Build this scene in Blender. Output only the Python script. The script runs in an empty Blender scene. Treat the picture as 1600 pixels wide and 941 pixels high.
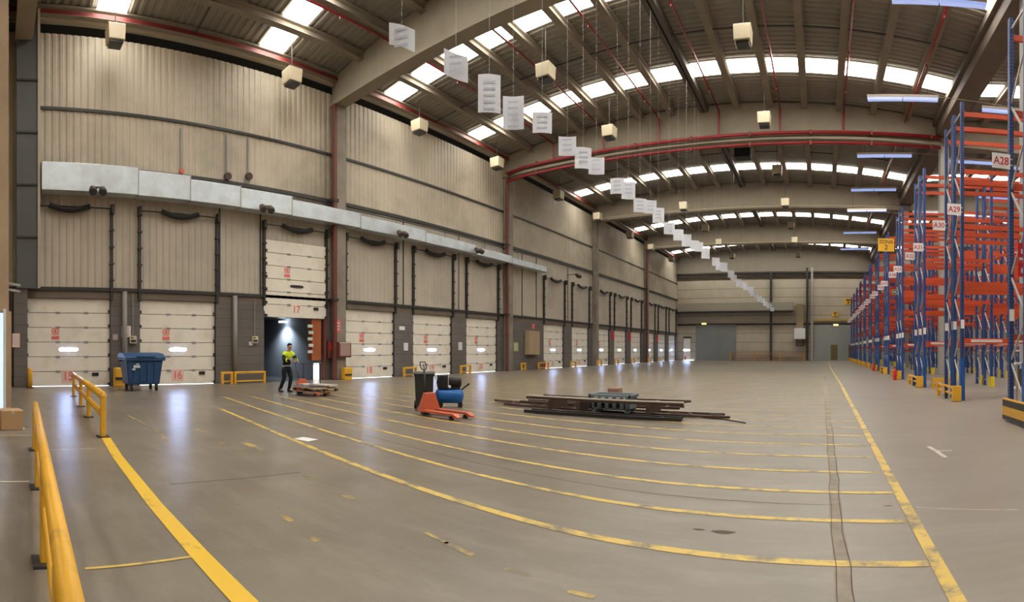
import bpy, bmesh, math, random
from mathutils import Vector, Matrix
random.seed(7)
PI = math.pi
sc = bpy.context.scene
col = sc.collection

# ------------------------------------------------------------------ camera (cylindrical phone panorama)
F, VX, HY, W, H = 824.0, 1285.0, 547.5, 1600.0, 941.0     # focal length in pixels, column of +Y, row of the horizon
EYE = 1.5
cd = bpy.data.cameras.new('camera')
cam = bpy.data.objects.new('camera', cd)
col.objects.link(cam)
cam.location = (0, 0, EYE)
cam.rotation_euler = (PI/2, 0, 0)
cd.type = 'PANO'
cd.panorama_type = 'CENTRAL_CYLINDRICAL'
cd.central_cylindrical_range_u_min = -VX/F
cd.central_cylindrical_range_u_max = (W-VX)/F
cd.central_cylindrical_range_v_min = -(H-HY)/F
cd.central_cylindrical_range_v_max = HY/F
cd.central_cylindrical_radius = 1.0
cd.clip_start = 0.05
cd.clip_end = 400
sc.camera = cam

# ------------------------------------------------------------------ light: day through the roof lights, soft sky through gaps
SKYLIGHT = 13.0      # glow of the translucent roof sheets (daylight behind them)
DOORLIGHT = 42.0    # daylight in the door slits
wd = bpy.data.worlds.new('world'); sc.world = wd
wd.use_nodes = True
wd.node_tree.nodes['Background'].inputs['Color'].default_value = (0.75, 0.85, 1, 1)
wd.node_tree.nodes['Background'].inputs['Strength'].default_value = 1.0
sc.view_settings.view_transform = 'Standard'
sc.view_settings.look = 'None'
sc.view_settings.gamma = 1
sc.view_settings.exposure = 0.48
sc.view_settings.use_curve_mapping = False
sc.cycles.use_denoising = True
sc.cycles.max_bounces = 6
sc.cycles.diffuse_bounces = 4
sc.cycles.glossy_bounces = 3
sc.cycles.sample_clamp_indirect = 4

# ------------------------------------------------------------------ materials
def nodes(m):
    m.use_nodes = True
    return m.node_tree.nodes, m.node_tree.links, m.node_tree.nodes['Principled BSDF']
def mat(name, c, rough=0.6, metal=0.0, var=0.0, vscale=1.5, dirt=None, dscale=0.6, damt=0.5, bump=0.0, bscale=30, spec=0.5, stretch=(1,1,1), lo=0.45, hi=0.7):
    m = bpy.data.materials.new(name)
    n, l, b = nodes(m)
    b.inputs['Base Color'].default_value = (*c, 1)
    b.inputs['Roughness'].default_value = rough
    b.inputs['Metallic'].default_value = metal
    b.inputs['Specular IOR Level'].default_value = spec
    if var or dirt or bump:
        g = n.new('ShaderNodeNewGeometry')
        mp = n.new('ShaderNodeMapping'); mp.inputs['Scale'].default_value = stretch
        l.new(g.outputs['Position'], mp.inputs['Vector'])
        cur = None
        if var:
            t = n.new('ShaderNodeTexNoise'); t.inputs['Scale'].default_value = vscale; t.inputs['Detail'].default_value = 6
            l.new(mp.outputs[0], t.inputs['Vector'])
            x = n.new('ShaderNodeMix'); x.data_type = 'RGBA'
            x.inputs[6].default_value = (*[v*(1-var) for v in c], 1); x.inputs[7].default_value = (*[min(1, v*(1+var)) for v in c], 1)
            l.new(t.outputs['Fac'], x.inputs[0]); cur = x.outputs[2]
        if dirt:
            t = n.new('ShaderNodeTexNoise'); t.inputs['Scale'].default_value = dscale; t.inputs['Detail'].default_value = 8; t.inputs['Roughness'].default_value = 0.65
            l.new(mp.outputs[0], t.inputs['Vector'])
            r = n.new('ShaderNodeMapRange'); r.inputs[1].default_value = lo; r.inputs[2].default_value = hi; r.inputs[4].default_value = damt
            l.new(t.outputs['Fac'], r.inputs[0])
            x = n.new('ShaderNodeMix'); x.data_type = 'RGBA'
            if cur: l.new(cur, x.inputs[6])
            else: x.inputs[6].default_value = (*c, 1)
            x.inputs[7].default_value = (*dirt, 1)
            l.new(r.outputs[0], x.inputs[0]); cur = x.outputs[2]
        if cur: l.new(cur, b.inputs['Base Color'])
        if bump:
            t = n.new('ShaderNodeTexNoise'); t.inputs['Scale'].default_value = bscale; t.inputs['Detail'].default_value = 4
            l.new(mp.outputs[0], t.inputs['Vector'])
            bp = n.new('ShaderNodeBump'); bp.inputs['Strength'].default_value = bump; bp.inputs['Distance'].default_value = 0.02
            l.new(t.outputs['Fac'], bp.inputs['Height']); l.new(bp.outputs[0], b.inputs['Normal'])
    return m
def emit(name, c, s):
    m = bpy.data.materials.new(name)
    n, l, b = nodes(m)
    b.inputs['Base Color'].default_value = (0.8, 0.8, 0.8, 1)
    b.inputs['Emission Color'].default_value = (*c, 1)
    b.inputs['Emission Strength'].default_value = s
    return m
def banded(name, c1, c2, axis, period, duty, rough=0.6, jitter=0.0):
    """two colours alternating along a world axis: block courses, panel seams, perforations"""
    m = bpy.data.materials.new(name)
    n, l, b = nodes(m)
    g = n.new('ShaderNodeNewGeometry'); s = n.new('ShaderNodeSeparateXYZ'); l.new(g.outputs['Position'], s.inputs[0])
    md = n.new('ShaderNodeMath'); md.operation = 'MODULO'; md.inputs[1].default_value = period
    ad = n.new('ShaderNodeMath'); ad.operation = 'ADD'; ad.inputs[1].default_value = 100*period
    l.new(s.outputs[axis], ad.inputs[0]); l.new(ad.outputs[0], md.inputs[0])
    lt = n.new('ShaderNodeMath'); lt.operation = 'LESS_THAN'; lt.inputs[1].default_value = period*duty
    l.new(md.outputs[0], lt.inputs[0])
    x = n.new('ShaderNodeMix'); x.data_type = 'RGBA'
    t = n.new('ShaderNodeTexNoise'); t.inputs['Scale'].default_value = 0.8; t.inputs['Detail'].default_value = 6
    l.new(g.outputs['Position'], t.inputs['Vector'])
    y = n.new('ShaderNodeMix'); y.data_type = 'RGBA'
    y.inputs[6].default_value = (*[v*(1-jitter) for v in c1], 1); y.inputs[7].default_value = (*[min(1, v*(1+jitter)) for v in c1], 1)
    l.new(t.outputs['Fac'], y.inputs[0])
    l.new(y.outputs[2], x.inputs[6]); x.inputs[7].default_value = (*c2, 1)
    l.new(lt.outputs[0], x.inputs[0]); l.new(x.outputs[2], b.inputs['Base Color'])
    b.inputs['Roughness'].default_value = rough
    return m

M = {}
M['floor'] = None
M['wall'] = mat('wall sheet', (0.535, 0.468, 0.36), 0.55, var=0.12, vscale=0.4, dirt=(0.24, 0.20, 0.145), dscale=0.22, damt=0.75, stretch=(1, 1, 0.9), lo=0.42, hi=0.68)
M['lowwall'] = mat('wall sheet grey', (0.52, 0.46, 0.375), 0.55, var=0.10, vscale=0.5, dirt=(0.30, 0.27, 0.22), dscale=0.3, damt=0.6)
M['block'] = banded('grey blockwork', (0.150, 0.135, 0.122), (0.09, 0.08, 0.072), 2, 0.42, 0.05, 0.85, 0.3)
M['lintel'] = mat('brown lintel', (0.17, 0.135, 0.105), 0.8, var=0.3)
M['dark'] = mat('dark steel', (0.035, 0.032, 0.03), 0.5, var=0.2)
M['black'] = mat('black rubber', (0.012, 0.012, 0.013), 0.55)
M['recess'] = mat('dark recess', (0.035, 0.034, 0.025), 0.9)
M['conc'] = mat('concrete beam', (0.29, 0.245, 0.18), 0.8, var=0.15, vscale=0.7, dirt=(0.2, 0.165, 0.12), dscale=0.5, damt=0.5)
M['purlin'] = mat('concrete purlin', (0.25, 0.21, 0.16), 0.8, var=0.15, dirt=(0.15, 0.15, 0.11), dscale=0.8)
M['roof'] = mat('roof sheet', (0.245, 0.222, 0.18), 0.6, var=0.12, dirt=(0.17, 0.15, 0.115), dscale=0.5, damt=0.6)
M['col'] = mat('column concrete', (0.27, 0.235, 0.19), 0.8, var=0.2, dirt=(0.13, 0.1, 0.075), dscale=0.9, damt=0.6)
M['redpipe'] = mat('red painted pipe', (0.27, 0.014, 0.016), 0.4, var=0.2)
M['rustred'] = mat('dull red steel', (0.145, 0.045, 0.032), 0.6, var=0.3)
M['ledge'] = mat('beige ledge', (0.50, 0.44, 0.34), 0.5, var=0.1)
M['galv'] = mat('galvanised duct', (0.66, 0.73, 0.78), 0.35, 0.45, var=0.15, vscale=2, dirt=(0.42, 0.40, 0.37), dscale=1.2, damt=0.5)
M['door'] = mat('cream door panel', (0.86, 0.80, 0.69), 0.45, var=0.05, vscale=2, dirt=(0.58, 0.50, 0.38), dscale=1.1, damt=0.4, lo=0.5)
M['seam'] = mat('door seam', (0.20, 0.165, 0.12), 0.8)
M['slit'] = emit('daylight slit', (0.42, 0.57, 1.0), DOORLIGHT*1.3)
M['gap'] = emit('daylight gap', (0.80, 0.88, 1.0), DOORLIGHT*0.12)
M['sky'] = emit('translucent roof sheet', (1.0, 0.965, 0.88), SKYLIGHT)
M['yellow'] = mat('yellow paint', (0.80, 0.42, 0.03), 0.42, var=0.15, dirt=(0.25, 0.14, 0.03), dscale=2.5, damt=0.5, lo=0.55)
M['orange'] = mat('orange beam', (0.56, 0.066, 0.016), 0.45, var=0.45, vscale=0.8)
M['blue'] = mat('blue upright', (0.022, 0.065, 0.24), 0.42, var=0.25)
M['perf'] = banded('blue perforated upright', (0.022, 0.060, 0.22), (0.010, 0.022, 0.08), 2, 0.075, 0.35, 0.45, 0.2)
M['brace'] = mat('galvanised brace', (0.42, 0.41, 0.39), 0.45, 0.4)
M['white'] = mat('white card', (0.80, 0.80, 0.80), 0.6)
M['paper'] = mat('white hanging card', (0.76, 0.78, 0.86), 0.7, var=0.05)
M['ink'] = mat('faint grey print', (0.56, 0.58, 0.68), 0.7)
M['red'] = mat('sign red', (0.60, 0.02, 0.035), 0.5)
M['redsoft'] = mat('faded red print', (0.80, 0.17, 0.13), 0.6)
M['pinkcard'] = mat('pinkish card', (0.80, 0.56, 0.50), 0.6)
M['signyellow'] = mat('sign yellow', (0.85, 0.46, 0.02), 0.5)
M['cream'] = mat('cream housing', (0.66, 0.57, 0.40), 0.5, var=0.08)
M['glass'] = mat('dark lamp glass', (0.05, 0.055, 0.055), 0.15)
M['tube'] = emit('fluorescent diffuser', (0.28, 0.46, 1.0), 0.5)
M['grey'] = mat('grey paint', (0.30, 0.30, 0.29), 0.5, var=0.1)
M['slate'] = mat('blue grey plastic', (0.16, 0.205, 0.24), 0.5, var=0.15)
M['greydoor'] = mat('grey sliding door', (0.225, 0.235, 0.22), 0.5, var=0.08, dirt=(0.17, 0.17, 0.16), dscale=0.4)
M['brown'] = mat('brown patch', (0.17, 0.12, 0.05), 0.8, var=0.2)
M['binblue'] = mat('blue plastic', (0.022, 0.078, 0.20), 0.42, var=0.12)
M['bindark'] = mat('dark green plastic', (0.030, 0.036, 0.032), 0.5, var=0.12)
M['tank'] = mat('bright blue tank', (0.012, 0.14, 0.50), 0.3)
M['jack'] = mat('orange red paint', (0.56, 0.115, 0.05), 0.45, var=0.15)
M['wood'] = mat('pallet wood', (0.46, 0.35, 0.23), 0.8, var=0.25, vscale=5)
M['darkwood'] = mat('dark brown steel', (0.075, 0.045, 0.035), 0.55, var=0.3, vscale=4)
M['paleboard'] = mat('pale board', (0.62, 0.56, 0.50), 0.6, var=0.08)
M['carton'] = mat('cardboard', (0.46, 0.28, 0.14), 0.8, var=0.1)
M['ply'] = mat('plywood board', (0.42, 0.31, 0.19), 0.7, var=0.1)
M['tanwall'] = mat('tan render', (0.50, 0.36, 0.23), 0.8, var=0.12, dirt=(0.3, 0.21, 0.13), dscale=0.8)
M['skin'] = mat('skin', (0.55, 0.30, 0.21), 0.5)
M['navy'] = mat('navy cloth', (0.012, 0.014, 0.024), 0.85)
M['hivis'] = mat('high visibility yellow', (0.72, 0.90, 0.03), 0.6)
M['reflect'] = mat('reflective tape', (0.62, 0.66, 0.62), 0.35)
M['hair'] = mat('dark hair', (0.03, 0.02, 0.015), 0.7)
M['greensign'] = emit('green exit face', (0.1, 0.75, 0.35), 0.5)
M['exitlamp'] = emit('exit lamp glow', (1.0, 0.85, 0.22), 1.0)
M['lampcold'] = emit('cold lamp', (0.72, 0.88, 1.0), 9)
M['bay'] = mat('dark bay lining', (0.26, 0.265, 0.285), 0.6, var=0.15)

def floor_material():
    m = bpy.data.materials.new('polished concrete floor')
    n, l, b = nodes(m)
    g = n.new('ShaderNodeNewGeometry')
    def noise(sc_, det, stretch=(1, 1, 1), rough=0.55):
        mp = n.new('ShaderNodeMapping'); mp.inputs['Scale'].default_value = stretch
        l.new(g.outputs['Position'], mp.inputs['Vector'])
        t = n.new('ShaderNodeTexNoise'); t.inputs['Scale'].default_value = sc_; t.inputs['Detail'].default_value = det; t.inputs['Roughness'].default_value = rough
        l.new(mp.outputs[0], t.inputs['Vector']); return t.outputs['Fac']
    def rng(v, a, b_, c=0, d=1):
        r = n.new('ShaderNodeMapRange'); r.inputs[1].default_value = a; r.inputs[2].default_value = b_; r.inputs[3].default_value = c; r.inputs[4].default_value = d
        l.new(v, r.inputs[0]); return r.outputs[0]
    def mix(f, a, c):
        x = n.new('ShaderNodeMix'); x.data_type = 'RGBA'
        l.new(f, x.inputs[0])
        for i, v in ((6, a), (7, c)):
            if isinstance(v, tuple): x.inputs[i].default_value = (*v, 1)
            else: l.new(v, x.inputs[i])
        return x.outputs[2]
    base = mix(rng(noise(0.12, 3), 0.35, 0.65), (0.168, 0.134, 0.098), (0.230, 0.196, 0.150))
    c1 = mix(rng(noise(0.9, 8, (1, 0.6, 1)), 0.42, 0.78, 0, 0.6), base, (0.105, 0.086, 0.066))
    c2 = mix(rng(noise(1.7, 9, (0.5, 1.6, 1), 0.68), 0.47, 0.72, 0, 0.5), c1, (0.34, 0.30, 0.24))
    c2 = mix(rng(noise(9, 8, (1, 1, 1), 0.7), 0.56, 0.8, 0, 0.5), c2, (0.09, 0.075, 0.06))
    # paler, cooler concrete in the rack aisle to the right of the long line
    s = n.new('ShaderNodeSeparateXYZ'); l.new(g.outputs['Position'], s.inputs[0])
    c3 = mix(rng(s.outputs[0], -4.0, 3.5, 0, 0.62), c2, (0.36, 0.335, 0.29))
    l.new(c3, b.inputs['Base Color'])
    l.new(rng(noise(0.7, 6), 0.3, 0.7, 0.285, 0.335), b.inputs['Roughness'])
    b.inputs['Specular IOR Level'].default_value = 0.45
    t = n.new('ShaderNodeBump'); t.inputs['Strength'].default_value = 0.12; t.inputs['Distance'].default_value = 0.01
    l.new(noise(14, 5), t.inputs['Height']); l.new(t.outputs[0], b.inputs['Normal'])
    return m
M['floor'] = floor_material()
def paint_material(name, c, wear):
    m = bpy.data.materials.new(name)
    n, l, b = nodes(m)
    g = n.new('ShaderNodeNewGeometry')
    t = n.new('ShaderNodeTexNoise'); t.inputs['Scale'].default_value = 3.2; t.inputs['Detail'].default_value = 9; t.inputs['Roughness'].default_value = 0.7
    l.new(g.outputs['Position'], t.inputs['Vector'])
    r = n.new('ShaderNodeMapRange'); r.inputs[1].default_value = wear-0.06; r.inputs[2].default_value = wear+0.10
    l.new(t.outputs['Fac'], r.inputs[0])
    x = n.new('ShaderNodeMix'); x.data_type = 'RGBA'; x.inputs[6].default_value = (*c, 1); x.inputs[7].default_value = (0.20, 0.17, 0.125, 1)
    l.new(r.outputs[0], x.inputs[0]); l.new(x.outputs[2], b.inputs['Base Color'])
    b.inputs['Roughness'].default_value = 0.45
    return m
M['linepaint'] = paint_material('worn yellow floor paint', (0.66, 0.455, 0.10), 0.53)
M['linepaint_bright'] = paint_material('bright yellow floor paint', (0.80, 0.50, 0.03), 0.62)
M['linepaint_old'] = paint_material('very worn yellow floor paint', (0.50, 0.34, 0.09), 0.47)
M['linepaint_pale'] = paint_material('pale floor paint', (0.62, 0.58, 0.48), 0.55)

# ------------------------------------------------------------------ mesh helpers
class MB:
    def __init__(s): s.v = []; s.f = []; s.mi = []; s.pc = []
    def add(s, vs, fs, mi=0):
        o = len(s.v); s.v += [tuple(p) for p in vs]; s.pc.append((list(vs), [list(f) for f in fs], mi))
        for f in fs: s.f.append([o+i for i in f]); s.mi.append(mi)
        return s
    def box(s, x0, x1, y0, y1, z0, z1, mi=0):
        vs = [(x0,y0,z0),(x1,y0,z0),(x1,y1,z0),(x0,y1,z0),(x0,y0,z1),(x1,y0,z1),(x1,y1,z1),(x0,y1,z1)]
        return s.add(vs, [(0,3,2,1),(4,5,6,7),(0,1,5,4),(1,2,6,5),(2,3,7,6),(3,0,4,7)], mi)
    def hexa(s, lo, hi, mi=0):      # two quads (bottom, top), same winding
        return s.add(lo+hi, [(0,3,2,1),(4,5,6,7),(0,1,5,4),(1,2,6,5),(2,3,7,6),(3,0,4,7)], mi)
    def beam(s, a, b, w, h, up=(0,0,1), mi=0):
        a, b = Vector(a), Vector(b); d = (b-a).normalized(); u = Vector(up)
        if abs(d.dot(u)) > 0.99: u = Vector((0, 1, 0))
        r = d.cross(u).normalized(); u = r.cross(d).normalized()
        def q(p): return [p-r*w/2-u*h/2, p+r*w/2-u*h/2, p+r*w/2+u*h/2, p-r*w/2+u*h/2]
        return s.add(q(a)+q(b), [(0,1,2,3),(7,6,5,4),(0,4,5,1),(1,5,6,2),(2,6,7,3),(3,7,4,0)], mi)
    def tube(s, pts, r, n=8, mi=0, caps=True):
        pts = [Vector(p) for p in pts]; rings = []
        rr = r if isinstance(r, (list, tuple)) else [r]*len(pts)
        for i, p in enumerate(pts):
            d = (pts[min(i+1, len(pts)-1)]-pts[max(i-1, 0)]).normalized()
            u = Vector((0,0,1)) if abs(d.z) < 0.95 else Vector((0,1,0))
            a = d.cross(u).normalized(); b = a.cross(d).normalized()
            rings.append([p+(a*math.cos(2*PI*k/n)+b*math.sin(2*PI*k/n))*rr[i] for k in range(n)])
        vs = [v for ring in rings for v in ring]; fs = []
        for i in range(len(pts)-1):
            for k in range(n): fs.append((i*n+k, i*n+(k+1)%n, (i+1)*n+(k+1)%n, (i+1)*n+k))
        if caps: fs.append(tuple(range(n))[::-1]); fs.append(tuple((len(pts)-1)*n+k for k in range(n)))
        return s.add(vs, fs, mi)
    def prism(s, poly, axis, a, b, mi=0):   # poly in the two other axes, extruded along axis
        def P(p, t):
            return (t, p[0], p[1]) if axis == 0 else (p[0], t, p[1]) if axis == 1 else (p[0], p[1], t)
        n = len(poly)
        return s.add([P(p, a) for p in poly]+[P(p, b) for p in poly],
                     [tuple(range(n))[::-1], tuple(range(n, 2*n))]+[(i, (i+1) % n, n+(i+1) % n, n+i) for i in range(n)], mi)
    def each(s, name, mats, parent=None, **kw):      # every shape that was added becomes an object of its own
        out = []
        for vs, fs, mi in s.pc:
            m_ = MB(); m_.add(vs, fs, mi); out.append(m_.build(name, mats, parent, **kw))
        return out
    def build(s, name, mats, parent=None, smooth=False, bevel=0, loc=None):
        me = bpy.data.meshes.new(name); me.from_pydata(s.v, [], s.f)
        if not isinstance(mats, (list, tuple)): mats = [mats]
        for m in mats: me.materials.append(m)
        for p, i in zip(me.polygons, s.mi): p.material_index = i; p.use_smooth = smooth
        bm = bmesh.new(); bm.from_mesh(me); bmesh.ops.recalc_face_normals(bm, faces=bm.faces); bm.to_mesh(me); bm.free()
        o = bpy.data.objects.new(name, me); col.objects.link(o)
        if parent: o.parent = parent
        if loc: o.location = loc
        if bevel:
            b = o.modifiers.new('bevel', 'BEVEL'); b.width = bevel; b.segments = 2; b.limit_method = 'ANGLE'
        return o
def tag(o, label, cat, group=None, kind=None):
    o['label'] = label; o['category'] = cat
    if group: o['group'] = group
    if kind: o['kind'] = kind
    return o
def struct(o, label, cat, group=None): return tag(o, label, cat, group, 'structure')
def empty(name, loc=(0,0,0), rz=0):
    o = bpy.data.objects.new(name, None); o.empty_display_size = 0.2; col.objects.link(o)
    o.location = loc; o.rotation_euler = (0, 0, rz); return o
def copy_tree(o, parent=None):
    c = o.copy(); col.objects.link(c)
    if parent: c.parent = parent
    for ch in list(o.children): copy_tree(ch, c)
    return c
FACE = {'+X': (PI/2, 0, PI/2), '-Y': (PI/2, 0, 0), '-X': (PI/2, 0, -PI/2)}
def text(name, s, size, m, loc, facing, parent=None, squash=1.0, depth=0.004):
    cu = bpy.data.curves.new(name, 'FONT'); cu.body = s; cu.size = size; cu.align_x = 'CENTER'; cu.align_y = 'CENTER'; cu.extrude = depth/2; cu.offset = size*0.012
    t = bpy.data.objects.new(name, cu); col.objects.link(t)
    bpy.context.view_layer.update()
    me = bpy.data.meshes.new_from_object(t.evaluated_get(bpy.context.evaluated_depsgraph_get()))
    bpy.data.objects.remove(t); bpy.data.curves.remove(cu)
    me.name = name; me.materials.clear(); me.materials.append(m)
    o = bpy.data.objects.new(name, me); col.objects.link(o)
    o.location = loc; o.rotation_euler = FACE[facing]; o.scale = (squash, 1, 1)
    if parent: o.parent = parent
    return o
def px(x, y, z=0.0):      # where the sight line through a photo pixel meets height z
    d = F*(EYE-z)/(y-HY); p = (x-VX)/F
    return Vector((d*math.sin(p), d*math.cos(p), z))

# ------------------------------------------------------------------ dimensions of the hall
XW, YE = -21.7, 76.8            # dock wall, end wall
XV = 7.4                        # valley line between the two vaults
YB, XR = -14.0, 36.4            # back and far right
C1, C2, HALF = -7.15, 21.95, 14.55
BAYS = [1.2, 16.4, 31.6, 46.7, 61.9]
def zr(x):
    c = C1 if x < XV else C2
    u = (x-c)/HALF
    return 15.45+1.0*max(0, 1-u*u)

# ------------------------------------------------------------------ floor and its painted lines
fl = MB().box(-30, XR, YB, YE+1, -0.3, 0).build('floor', M['floor'])
struct(fl, 'worn grey concrete warehouse floor with yellow painted lanes', 'floor')
def ribbon(name, pts, w, m, z=0.003, zt=0.003, feather=0):
    vs, fs = [], []
    n = len(pts)
    for i, (x, y) in enumerate(pts):
        a, b = Vector(pts[max(i-1, 0)]), Vector(pts[min(i+1, n-1)])
        d = (b-a).normalized(); nn = Vector((-d.y, d.x))*w/2
        vs += [(x+nn.x, y+nn.y, z), (x-nn.x, y-nn.y, z)]
    for i in range(n-1): fs.append((2*i, 2*i+1, 2*i+3, 2*i+2))
    mb = MB(); mb.add(vs, fs)
    o = mb.build(name, m, fl); return o
def bend(x):
    T = [(0.74, -0.09), (0, 0.0), (-1, 0.07), (-2, 0.14), (-4, 0.42), (-6, 0.76), (-8, 1.12), (-10, 1.5), (-12, 1.86), (-14.8, 2.4), (-17, 2.8)]
    for (a, p), (b, q) in zip(T, T[1:]):
        if b <= x <= a: return p+(q-p)*(a-x)/(a-b)
    return 0
for n in range(52):
    y0 = 3.72+0.932*n
    left = -11.8 if n == 0 else (-15.0 if n < 6 else -16.5)
    xs = [0.74 if n < 3 else 0.70]
    while xs[-1] > left: xs.append(xs[-1]-0.5)
    o = ribbon('lane_line', [(x, y0+bend(x)) for x in xs], 0.085 if n else 0.10, M['linepaint'] if n < 34 else M['linepaint_old'])
# faint older lines in front of the first lane
for pts, w in (([px(200,649),px(247,674),px(262,690)], 0.07), ([px(308,671),px(325,677)], 0.09), ([px(347,692),px(357,696)], 0.11), ([px(380,691),px(398,699),px(412,705)], 0.12),
               ([px(472,743),px(495,750)], 0.08), ([px(520,768),px(558,782)], 0.08), ([px(440,805),px(456,815)], 0.06), ([px(480,838),px(497,846)], 0.06),
               ([px(695,848),px(740,868)], 0.06), ([px(790,889),px(830,899)], 0.05), ([px(888,924),px(928,934)], 0.05), ([px(660,830),px(700,850)], 0.04),
               ([px(345,764),px(352,763)], 0.05), ([px(378,763),px(393,763)], 0.05)):
    ribbon('worn_paint_mark', [(p.x, p.y) for p in pts], w, M['linepaint_old'], 0.0022)
long_pts = [px(1500+3,941,0), px(1478,895), px(1430,818), px(1372,722), px(1342,663), px(1311,600)]
ribbon('aisle_line', [(0.83, 2.2)]+[(0.80+0.0*p.y, p.y) for p in long_pts]+[(0.72, 40), (0.66, 60), (0.6, 74)], 0.105, M['linepaint'], 0.0045)
ribbon('walkway_line', [(-9.0, 1.92), (-7.2, 1.72), (-4.9, 1.54), (-3.6, 1.47), (-2.4, 1.42), (-1.2, 1.36)], 0.15, M['linepaint_bright'], 0.0045)
for x, a, b, w in ((-3.56, 0.62, 1.42, 0.035), (-7.88, 0.7, 1.7, 0.045), (-9.25, -0.2, 0.75, 0.05), (-6.0, -0.4, 0.4, 0.05)):
    ribbon('walkway_tick', [(x, a), (x, b)], w, M['linepaint_pale'] if x < -5 else M['linepaint'], 0.004)
# slab joints and the long crack strip beside the aisle line
M['crack'] = mat('dark joint', (0.10, 0.08, 0.06), 0.9, var=0.3)
M['patch'] = mat('patched concrete', (0.245, 0.20, 0.155), 0.6, var=0.45, vscale=6)
M['crackline'] = mat('fine crack', (0.10, 0.075, 0.055), 0.9, var=0.6, vscale=9)
random.seed(3)
cp = [(0.13+0.006*math.sin(i*0.7)+random.uniform(-.006, .006), 2.6+i*0.35) for i in range(80)]
ribbon('repaired_joint', cp, 0.12, M['patch'], 0.0012)
ribbon('floor_crack', [(x+0.05+random.uniform(-.012, .012), y) for x, y in cp[:24]], 0.009, M['crackline'], 0.0035)
ribbon('floor_crack', [(x-0.045+random.uniform(-.01, .01), y) for x, y in cp[:40]], 0.006, M['crackline'], 0.0035)
ribbon('slab_joint', [(x, 5.12+bend(x)*0.95) for x in [0.1-0.6*i for i in range(13)]], 0.012, M['crack'], 0.0015)
ribbon('slab_joint', [(p.x, p.y) for p in (px(265,757), px(330,752), px(400,746), px(470,738))], 0.02, M['crack'], 0.0015)
ribbon('slab_joint', [(p.x, p.y) for p in (px(1432,793), px(1500,796), px(1590,797))], 0.015, M['linepaint_pale'], 0.0015)
for x, y, a, b in ((1130, 832, .10, .04), (1225, 811, .06, .025), (1092, 828, .05, .02), (1387, 791, .05, .012)):
    p = px(x, y)
    MB().add([(p.x+a*math.cos(t)*(1+.2*math.sin(3*t)), p.y+b*math.sin(t), 0.0018) for t in [k*PI/6 for k in range(12)]], [tuple(range(12))]).build('oil_stain', M['crack'], fl)
for pts, w in (([px(1450,698), px(1463,705), px(1477,715)], 0.07), ([px(1466,705), px(1487,704)], 0.06)):
    ribbon('chalk_smear', [(p.x, p.y) for p in pts], w, M['linepaint_pale'], 0.0025)

# ------------------------------------------------------------------ roof: corrugated vault sheets, purlins, beams, roof lights
def vault(xa, xb, name):
    mb = MB(); n = 28; prof = []
    y = YB
    while y < YE:
        prof += [(y, 0.0), (y+0.14, 0.0), (y+0.19, 0.055), (y+0.30, 0.055)]; y += 0.35
    prof.append((YE, 0))
    xs = [xa+(xb-xa)*i/n for i in range(n+1)]
    vs = [(x, y, zr(min(max(x, xa+.001), xb-.001))+dz) for x in xs for y, dz in prof]
    m = len(prof)
    fs = [(i*m+k, i*m+k+1, (i+1)*m+k+1, (i+1)*m+k) for i in range(n) for k in range(m-1)]
    mb.add(vs, fs)
    o = mb.build(name, M['roof']); so = o.modifiers.new('solid', 'SOLIDIFY'); so.thickness = 0.02; so.offset = 1
    return o
struct(vault(XW-0.3, XV-0.001, 'ceiling'), 'brown grey corrugated vaulted roof over the open floor', 'ceiling')
struct(vault(XV+0.001, XR, 'ceiling'), 'corrugated vaulted roof over the pallet racks', 'ceiling')
k = 0
for c in (C1, C2):
    for i in range(-7, 8):
        x = c+2.03*i
        if c == C2 and i > 4: continue
        zt = zr(x)-0.01
        mb = MB()
        if i == 0:
            mb.box(x-0.26, x-0.04, YB, YE, zt-0.42, zt); mb.box(x+0.04, x+0.26, YB, YE, zt-0.42, zt)
        else:
            mb.prism([(x-0.20, zt), (x-0.20, zt-0.08), (x-0.09, zt-0.13), (x-0.09, zt-0.28), (x-0.18, zt-0.38), (x+0.18, zt-0.38), (x+0.09, zt-0.28), (x+0.09, zt-0.13), (x+0.20, zt-0.08), (x+0.20, zt)], 1, YB, YE)
        o = mb.build('ceiling_beam', M['purlin'] if i else mat('dark ridge steel', (0.10, 0.09, 0.075), 0.6))
        struct(o, 'long concrete roof purlin running the length of the hall' if i else 'dark twin steel ridge beam at the top of the vault', 'beam', 'roof purlins')
# transverse deep beams on each column line
def arch(y, xa, xb, m=None):
    n = 14; top, bot = [], []
    c = (xa+xb)/2; hw = (xb-xa)/2
    for i in range(n+1):
        x = xa+(xb-xa)*i/n; u = (x-c)/hw
        top.append((x, zr(min(max(x, xa+.01), xb-.01))-0.03)); bot.append((x, 13.95+0.12*(1-u*u)))
    mb = MB()
    for i in range(n):
        for (w, a, b) in ((0.22, 0.16, None), (0.36, 0, 0.16), (0.36, None, None)):
            if w == 0.22:
                lo = [(bot[i][0], y-w, bot[i][1]+.16), (bot[i+1][0], y-w, bot[i+1][1]+.16), (bot[i+1][0], y+w, bot[i+1][1]+.16), (bot[i][0], y+w, bot[i][1]+.16)]
                hi = [(top[i][0], y-w, top[i][1]), (top[i+1][0], y-w, top[i+1][1]), (top[i+1][0], y+w, top[i+1][1]), (top[i][0], y+w, top[i][1])]
                mb.hexa(lo, hi)
            elif a == 0:
                lo = [(bot[i][0], y-w, bot[i][1]), (bot[i+1][0], y-w, bot[i+1][1]), (bot[i+1][0], y+w, bot[i+1][1]), (bot[i][0], y+w, bot[i][1])]
                mb.hexa(lo, [(a_, b_, c_+.16) for a_, b_, c_ in lo])
    return mb.build('roof_beam', m or M['conc'])
ords = ['nearest', 'second', 'third', 'fourth', 'fifth']
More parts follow.
